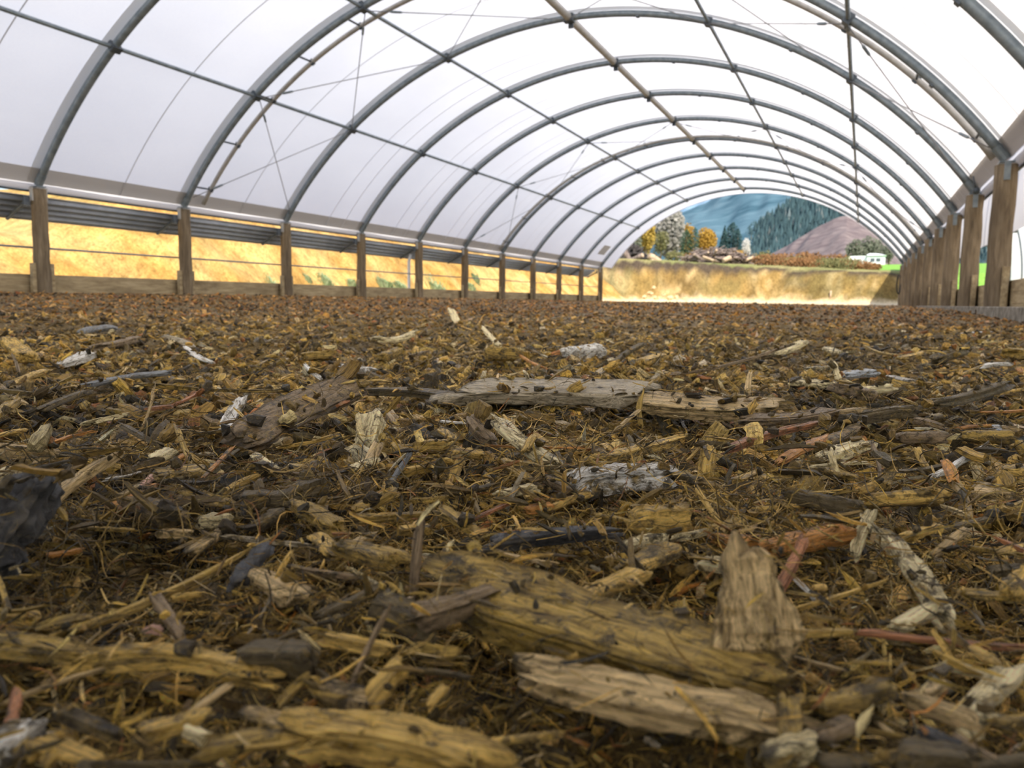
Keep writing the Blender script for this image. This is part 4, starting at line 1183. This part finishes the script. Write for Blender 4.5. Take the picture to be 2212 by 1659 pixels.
tree('pine_tree', 1584, 480, 560, 36, 252, 'leaf_dark', 'dark blue-green pine, tallest in middle of the dark trio', 'column', 1100, group=G, seed=9, trunkh=0.02)
tree('pine_tree', 1594, 498, 560, 24, 250, 'leaf_dark', 'dark blue-green pine, shorter right one of the trio', 'column', 800, group=G, seed=10, trunkh=0.02)
tree('bare_tree', 1612, 516, 560, 26, 245, 'leaf_pale', 'small whitish leafless tree right of the dark pines', 'ball', 700, 4, group=G, seed=11, trunkh=0.05)
tree('olive_tree', 1850, 517, 560, 44, 330, 'leaf_olive', 'grey-green rounded tree, left of three before the brown hill', 'ball', 900, 6, group=G, seed=12, trunkh=0.05)
tree('olive_tree', 1884, 513, 560, 50, 335, 'leaf_olive', 'grey-green rounded tree, middle of three before the brown hill', 'ball', 900, 6, group=G, seed=13, trunkh=0.05)
tree('olive_tree', 1922, 528, 560, 42, 330, 'leaf_olive', 'grey-green rounded tree, right of three behind the white building', 'ball', 900, 6, group=G, seed=15, trunkh=0.05)

def shrub(px, py, wpx, hpx, Y, leaf, label, name='bracken_bush', cat='bush', group='bracken and scrub on top of the bank', seed=1, n=420):
    rng = random.Random(seed)
    t = pix_at(px, py, Y); g = tz_(t.x, t.y)
    sc = (t - EYE).dot(FWD) / FPX; w = wpx * sc / 2; h = max(hpx * sc, (t.z - g))
    m = MB()
    for k in range(6):
        leaf_cloud(m, rng, (t.x + rng.uniform(-.6, .6) * w, t.y + rng.uniform(-.5, .5) * w, g + h * 0.40), w * 0.5, w * 0.5, h * 0.55 * rng.uniform(0.7, 1.05), n // 6, max(0.10, h * 0.10), 0.2)
    o = m.build(name, M[leaf], None)
    return tag(o, label, cat, group)
shrub(1500, 547, 60, 22, 84, 'leaf_bracken', 'rusty bracken mound left of the brush pile', seed=21)
shrub(1455, 545, 60, 24, 80, 'leaf_scrub', 'green-brown scrub right of the stump heap', seed=22)
shrub(1640, 540, 60, 26, 82, 'leaf_scrub', 'yellow-green scrub at the right end of brush pile', seed=23)
shrub(1690, 543, 80, 28, 80, 'leaf_bracken', 'rusty bracken mound below left end of cleared hill', seed=24)
shrub(1742, 540, 80, 34, 77, 'leaf_bracken', 'tall rusty bracken mound below middle of cleared hill', seed=25)
shrub(1715, 556, 70, 24, 73, 'leaf_scrub', 'dark green scrub in front of rusty bracken, above the bank lip', seed=26)
shrub(1800, 545, 80, 32, 79, 'leaf_bracken', 'orange bracken mound left of the white building', seed=27)
shrub(1775, 560, 90, 22, 72, 'leaf_scrub', 'low dark green scrub below orange bracken', seed=28)
shrub(1850, 556, 70, 24, 76, 'leaf_bracken', 'reddish bracken mound under the white building', seed=29)
shrub(1595, 536, 40, 16, 88, 'leaf_amber', 'bright amber shrub behind the brush pile', 'amber_bush', seed=30)
shrub(1888, 572, 40, 14, 71, 'leaf_bracken', 'last small bracken clump at left edge of green pasture', seed=31)

# ------------------------------------------------------------------ stumps and logs on the bank
def cutmat():
    t = NT('cut_wood'); f = t.noise(t.coord((1, 1, 1)), 6, 4)
    t.bsdf(t.ramp(f, [(0.35, (0.34, 0.24, 0.16)), (0.65, (0.52, 0.41, 0.29))]), 0.85, 0, 0.2); return t.m
M['cut'] = cutmat()
M['deadwood'] = simple('dead_wood', (0.12, 0.09, 0.08), (0.27, 0.22, 0.19), 5, 0.9, 0, 0.2, (1, 1, 0.3))
M['root'] = simple('dark_roots', (0.02, 0.02, 0.022), (0.07, 0.06, 0.055), 6, 0.9, 0, 0.2)
def log_(px1, py1, px2, py2, rpx, Y, label, mat='deadwood', cat='log', name='fallen_log', group='logs and stumps heaped on the bank', dY=0.6):
    a = pix_at(px1, py1, Y); b = pix_at(px2, py2, Y + dY)
    sc = (a - EYE).dot(FWD) / FPX; r = rpx * sc
    root = empty(name, a, label, cat, group)
    n = 6
    pts = [a.lerp(b, k / n) + Vector((random.uniform(-.1, .1), 0, random.uniform(-.1, .1))) * r for k in range(n + 1)]
    MB().tube(pts, [r * random.uniform(0.85, 1.1) for _ in pts], 10).build('bark', M[mat], root, True)
    d = (b - a).normalized()
    MB().tube([a - d * 0.02, a + d * 0.01], r * 0.92, 10).build('cut_end', M['cut'], root)
def stump(px, py, wpx, hpx, Y, label, mat, seed):
    rng = random.Random(seed)
    c = pix_at(px, py, Y); sc = (c - EYE).dot(FWD) / FPX; w, h = wpx * sc / 2, hpx * sc / 2
    m = MB()
    nu, nv = 18, 12
    ph = rng.uniform(0, 40)
    P = []
    for i in range(nu + 1):
        a = 2 * PI * (i % nu) / nu; row = []
        for j in range(nv + 1):
            b = PI * j / nv
            k = 1 + 0.8 * float(N2(math.cos(a) * 2.2 + ph, math.sin(a) * 2.2 + b * 2.5)) + 0.35 * float(N2b(a * 3 + ph, b * 5))
            row.append((c.x + math.sin(b) * math.cos(a) * w * k, c.y + math.sin(b) * math.sin(a) * w * k, c.z - math.cos(b) * h * k))
        P.append(row)
    m.grid(P)
    root = empty('tree_stump', c, label, 'stump', 'logs and stumps heaped on the bank')
    m.build('root_mass', M[mat], root)
    for k in range(7):
        a = rng.uniform(0, 2 * PI); e = rng.uniform(-0.2, 0.9)
        v = Vector((math.cos(a), math.sin(a), e)).normalized()
        MB().tube([c + Vector((v.x * w, v.y * w, v.z * h)) * 0.6, c + Vector((v.x * w * 1.25, v.y * w * 1.25, v.z * h * 1.3 + h * 0.1))], [w * 0.14, w * 0.04], 6).build('root', M[mat], root, True)
shrub(1668, 557, 80, 26, 66, 'leaf_bracken', 'rusty bracken on the bank lip, left of the dark green scrub', seed=33, n=500)
shrub(1740, 560, 110, 26, 65.5, 'leaf_bracken', 'broad rusty bracken on the bank lip, below cleared hill', seed=34, n=600)
shrub(1812, 563, 110, 26, 66, 'leaf_scrub', 'olive scrub on the bank lip, below orange bracken', seed=35, n=600)
shrub(1860, 568, 80, 20, 66.5, 'leaf_bracken', 'rusty low bracken on the bank lip, left of green pasture', seed=36, n=400)
stump(1334, 556, 40, 30, 66, 'black root stump at the left end of the stump heap', 'root', 1)
stump(1370, 549, 42, 36, 67, 'tall black root stump at centre of the stump heap', 'root', 2)
stump(1393, 560, 30, 22, 66.5, 'small dark stump at right of the stump heap', 'root', 3)
log_(1344, 537, 1362, 566, 7, 65.5, 'pale leaning log with cut end beside the tall black stump')
log_(1388, 551, 1352, 567, 5, 65, 'greyish log lying at the foot of the black stumps')
log_(1402, 552, 1425, 566, 7, 64.8, 'thick pale log at the right of the stump heap', 'cut')
log_(1406, 564, 1430, 570, 5, 64.2, 'pale short log on grass right of the stump heap', 'cut')
rl = random.Random(4)
spec = [(1500, 549, 1520, 565, 4, 'short thick log standing out at left end of brush pile'), (1518, 554, 1552, 567, 3, 'pale straight log across the left of brush pile'), (1530, 545, 1500, 556, 2.5, 'grey pole at top left of brush pile'),
        (1545, 556, 1572, 562, 2.5, 'dark pole in middle of the brush pile'), (1563, 563, 1577, 556, 5, 'bright cream log end low in front of brush pile'), (1548, 540, 1541, 551, 2.5, 'pale stick poking up from top of brush pile'),
        (1560, 546, 1600, 549, 2.5, 'long grey pole along top right of brush pile'), (1585, 556, 1620, 560, 2.5, 'brown pole low at the right of brush pile'), (1612, 562, 1626, 556, 3, 'short pale log at the right end of brush pile'),
        (1510, 570, 1540, 569, 3, 'pinkish log on the grass before the brush pile')]
for (a, b, c, d_, r_, lab) in spec:
    log_(a, b, c, d_, r_, 69 + rl.uniform(-0.6, 0.6), lab, 'cut' if ('pale' in lab or 'cream' in lab or 'pink' in lab) else 'deadwood')
# the tangle of sticks itself: nobody could count it
def brush():
    rng = random.Random(8); m = MB()
    a = pix_at(1490, 560, 70); b = pix_at(1632, 560, 71)
    for k in range(420):
        u = rng.random(); h = (1 - abs(2 * u - 0.9) ** 2) * 1.15 + 0.15
        c = a.lerp(b, u); g = tz_(c.x, c.y)
        p = Vector((c.x + rng.uniform(-.5, .5), c.y + rng.uniform(-1.2, 1.2), g + rng.uniform(0, max(0.2, h))))
        an = rng.uniform(0, 2 * PI); L = rng.uniform(0.25, 1.1)
        d = Vector((math.cos(an), math.sin(an) * 0.6, rng.uniform(-.35, .45))) * L
        m.tube([p - d, p + d], rng.uniform(0.02, 0.06), 4)
    return tag(m.build('brush_pile', M['deadwood'], None), 'long grey-brown pile of brushwood on the bank top', 'brush pile', kind='stuff')
brush()
def rubble(px, py, wpx, label, seed, mat='rubblemat'):
    rng = np.random.default_rng(seed); g = hit_ground(px, py, 40)
    sc = (g - EYE).dot(FWD) / FPX; r = wpx * sc / 2
    V = []; m = MB()
    for i in range(9):
        a = PI * i / 8; row = []
        for j in range(14):
            b = 2 * PI * j / 13
            k = 1 + 0.5 * rng.uniform(-1, 1) * (0 < i < 8) * (j < 13)
            row.append((g.x + math.sin(a) * math.cos(b) * r * k, g.y + math.sin(a) * math.sin(b) * r * k, g.z + math.cos(a) * r * 0.7 * k + r * 0.25))
        row[-1] = row[0]; V.append(row)
    m.grid(V)
    tag(m.build('clay_lump', M['clay'], None), label, 'clay lump', 'fallen clay lumps at the foot of the far bank')
M['clay'] = simple('loose_clay', (0.45, 0.32, 0.17), (0.80, 0.62, 0.40), 3, 0.95, 0, 0.1)
rubn = [(1392, 643, 9, 'leftmost'), (1405, 634, 10, 'second from left'), (1418, 645, 12, 'third from left'), (1432, 638, 9, 'fourth from left'), (1446, 646, 13, 'fifth from left'), (1462, 643, 10, 'sixth from left'), (1478, 647, 8, 'seventh from left'), (1412, 622, 9, 'upper')]
for k, (a, b, c, nm) in enumerate(rubn):
    rubble(a, b, c, 'fallen clay lump at the far bank foot, %s of the scatter' % nm, 60 + k)

# white marker stake
g = hit_ground(1793, 646, 42); sc = (g - EYE).dot(FWD) / FPX
o = MB().tube([g - Vector((0, 0, .15)), g + Vector((1.0 * sc, 0, 18 * sc))], 2.0 * sc, 8)
tag(o.build('marker_stake', M['cut'], None, True), 'short pale stake standing on sand before the far bank', 'stake')

# ------------------------------------------------------------------ white farm building beyond the pasture
def farm():
    Y = 300
    def P(x, y): return pix_at(x, y, Y)
    a, b = P(1834, 552), P(1876, 556); c, d = P(1874, 546), P(1912, 562)
    gz = min(tz_(a.x, Y), tz_(d.x, Y)) - 1
    root = empty('farm_building', (a.x, Y, gz), 'long white low farm building with a taller right end beyond pasture', 'building')
    zl = P(1855, 553).z; zh = P(1893, 552).z; zr = P(1885, 546).z
    t = NT('white_wall'); t.bsdf(t.ramp(t.noise(t.coord(), 0.6), [(0.4, (0.70, 0.80, 0.80)), (0.6, (0.80, 0.88, 0.87))]), 0.6)
    M['farmwall'] = t.m
    MB().box(a.x, b.x, Y, Y + 6, gz, zl).build('low_wing', M['farmwall'], root)
    MB().box(c.x, d.x, Y - 1, Y + 8, gz, zh).build('wall', M['farmwall'], root)
    x0, x1, ym = c.x - .4, d.x + .4, Y + 3.5
    m = MB(); m.v = [(x0, Y - 1.6, zh), (x1, Y - 1.6, zh), (x1, Y + 8.6, zh), (x0, Y + 8.6, zh), (x0 + 1, ym, zr), ((x0 + x1) / 2, ym, zr)]
    m.f = [(0, 1, 5, 4), (1, 2, 5), (2, 3, 4, 5), (3, 0, 4), (0, 3, 2, 1)]
    m.build('roof', M['white_paint'], root)
    for u in (0.3, 0.62):
        xx = c.x + (d.x - c.x) * u
        MB().box(xx - .7, xx + .7, Y - 1.06, Y - 1.0, zh - 2.2, zh - 1.0).build('window', M['steel_dark'], root)
farm()

# ------------------------------------------------------------------ weeds on the left bank
def weed(px, py, wpx, hpx, label, seed):
    rng = random.Random(seed); g = hit_ground(px, py + hpx * 0.45)
    sc = (g - EYE).dot(FWD) / FPX; w, h = wpx * sc / 2, hpx * sc
    m = MB()
    for _ in range(int(160 + wpx * 5)):
        a = rng.uniform(0, 2 * PI); r = w * rng.random(); b = Vector((g.x + math.cos(a) * r, g.y + math.sin(a) * r, 0)); b.z = tz_(b.x, b.y) - 0.02
        L = h * rng.uniform(0.15, 0.55) * (1.3 - r / w * 0.6); ou = Vector((math.cos(a), math.sin(a), 0)) * L * rng.uniform(0.1, 0.6)
        tip = b + ou + Vector((0, 0, L)); mid = b + ou * 0.35 + Vector((0, 0, L * 0.6))
        s = Vector((-math.sin(a), math.cos(a), 0)) * L * rng.uniform(0.10, 0.22); k = len(m.v)
        m.v += [tuple(b), tuple(mid + s), tuple(tip), tuple(mid - s)]; m.f.append((k, k + 1, k + 2, k + 3))
    tag(m.build('weed_clump', M['leaf_weed'], None), label, 'weeds', 'green weeds at foot of the left bank')
weed(838, 612, 50, 40, 'largest green weed clump, just right of the fourth left post', 1)
weed(870, 618, 40, 26, 'low green weeds left of the pale downpipe', 2)
weed(945, 618, 60, 24, 'spread of green weeds right of the fifth left post', 3)
weed(760, 608, 24, 26, 'green weed clump close left of the fourth left post', 4)
weed(705, 606, 40, 24, 'pale green weeds midway between third and fourth left posts', 5)
weed(665, 600, 22, 16, 'small green weed tuft just right of the third left post', 6)
weed(590, 612, 40, 20, 'grey-green weeds left of the third left post', 7)
weed(1028, 597, 18, 24, 'bright green weed high on the bank right of sixth left post', 8)
weed(1020, 618, 22, 22, 'green weed low beside the sixth left post', 9)
weed(8, 556, 10, 12, 'lone tiny weed near the left photo edge', 10)

# ------------------------------------------------------------------ neighbouring tunnel shed on the right
def neighbour():
    nx, wdt, hf, rise = 6.6, 3.4, 1.75, 7.1
    ya, yb = -16.0, 77.0
    def q(t, y, k=1.0):
        c, s = math.cos(t), math.sin(t)
        return Vector((nx - wdt * k * math.copysign(abs(c) ** 1.0, c), y, zz(hf + rise * k * abs(s) ** 1.0)))
    root = empty('neighbour_shed', (nx, ya, zz(-0.4)), 'second white tunnel shed seen between the right wall posts', 'shed')
    m = MB().grid([[q(PI * k / 40, y, 1.02) for k in range(41)] for y in np.linspace(ya, yb, 40)])
    m.build('cover', M['fabric'], root, True)
    for i in range(20):
        y = ya + 4.7 * i + 0.3
        MB().tube([q(PI * k / 40, y) for k in range(41)], 0.06, 8, ref=(0, 1, 0)).build('hoop', M['steel'], root, True)
        for s in (0, PI):
            if s == 0: continue
            p = q(s, y); MB().tube([(p.x, y, zz(-0.9)), (p.x, y, p.z)], 0.11, 10).build('post', M['post'], root, True)
neighbour()


# ------------------------------------------------------------------ light
sun = bpy.data.lights.new('sun', 'SUN'); so = bpy.data.objects.new('sun', sun); COL.objects.link(so)
sun.energy = 5.0; sun.angle = 0.009; sun.color = (1.0, 0.90, 0.74)
el, az = math.radians(48), math.radians(38)      # az: right of straight behind the camera
to_sun = Vector((math.sin(az) * math.cos(el), -math.cos(az) * math.cos(el), math.sin(el)))
so.rotation_euler = to_sun.to_track_quat('Z', 'Y').to_euler()
wd = bpy.data.worlds.new('sky'); scene.world = wd; wd.use_nodes = True
nt = wd.node_tree; nt.nodes.clear()
sk = nt.nodes.new('ShaderNodeTexSky'); sk.sky_type = 'NISHITA'; sk.sun_disc = False
sk.sun_elevation = el; sk.sun_rotation = PI - az
sk.air_density = 1.0; sk.dust_density = 2.0; sk.ozone_density = 1.0
bg = nt.nodes.new('ShaderNodeBackground'); bg.inputs['Strength'].default_value = 0.20
ow = nt.nodes.new('ShaderNodeOutputWorld')
nt.links.new(sk.outputs[0], bg.inputs[0]); nt.links.new(bg.outputs[0], ow.inputs[0])

# ------------------------------------------------------------------ camera
cam = bpy.data.cameras.new('camera'); co = bpy.data.objects.new('camera', cam); COL.objects.link(co)
cam.sensor_width = 36; cam.lens = FPX * 36 / W; cam.clip_start = 0.02; cam.clip_end = 5000
co.matrix_world = Matrix(((RGT.x, UPV.x, -FWD.x, EYE.x), (RGT.y, UPV.y, -FWD.y, EYE.y), (RGT.z, UPV.z, -FWD.z, EYE.z), (0, 0, 0, 1)))
cam.dof.use_dof = True; cam.dof.focus_distance = 0.72; cam.dof.aperture_fstop = 13.0
scene.camera = co
vs = scene.view_settings
vs.view_transform = 'Standard'; vs.look = 'None'; vs.gamma = 1.0; vs.exposure = 0.54
try: vs.use_curve_mapping = False
except Exception: pass
scene.cycles.max_bounces = 7; scene.cycles.diffuse_bounces = 4; scene.cycles.transmission_bounces = 4
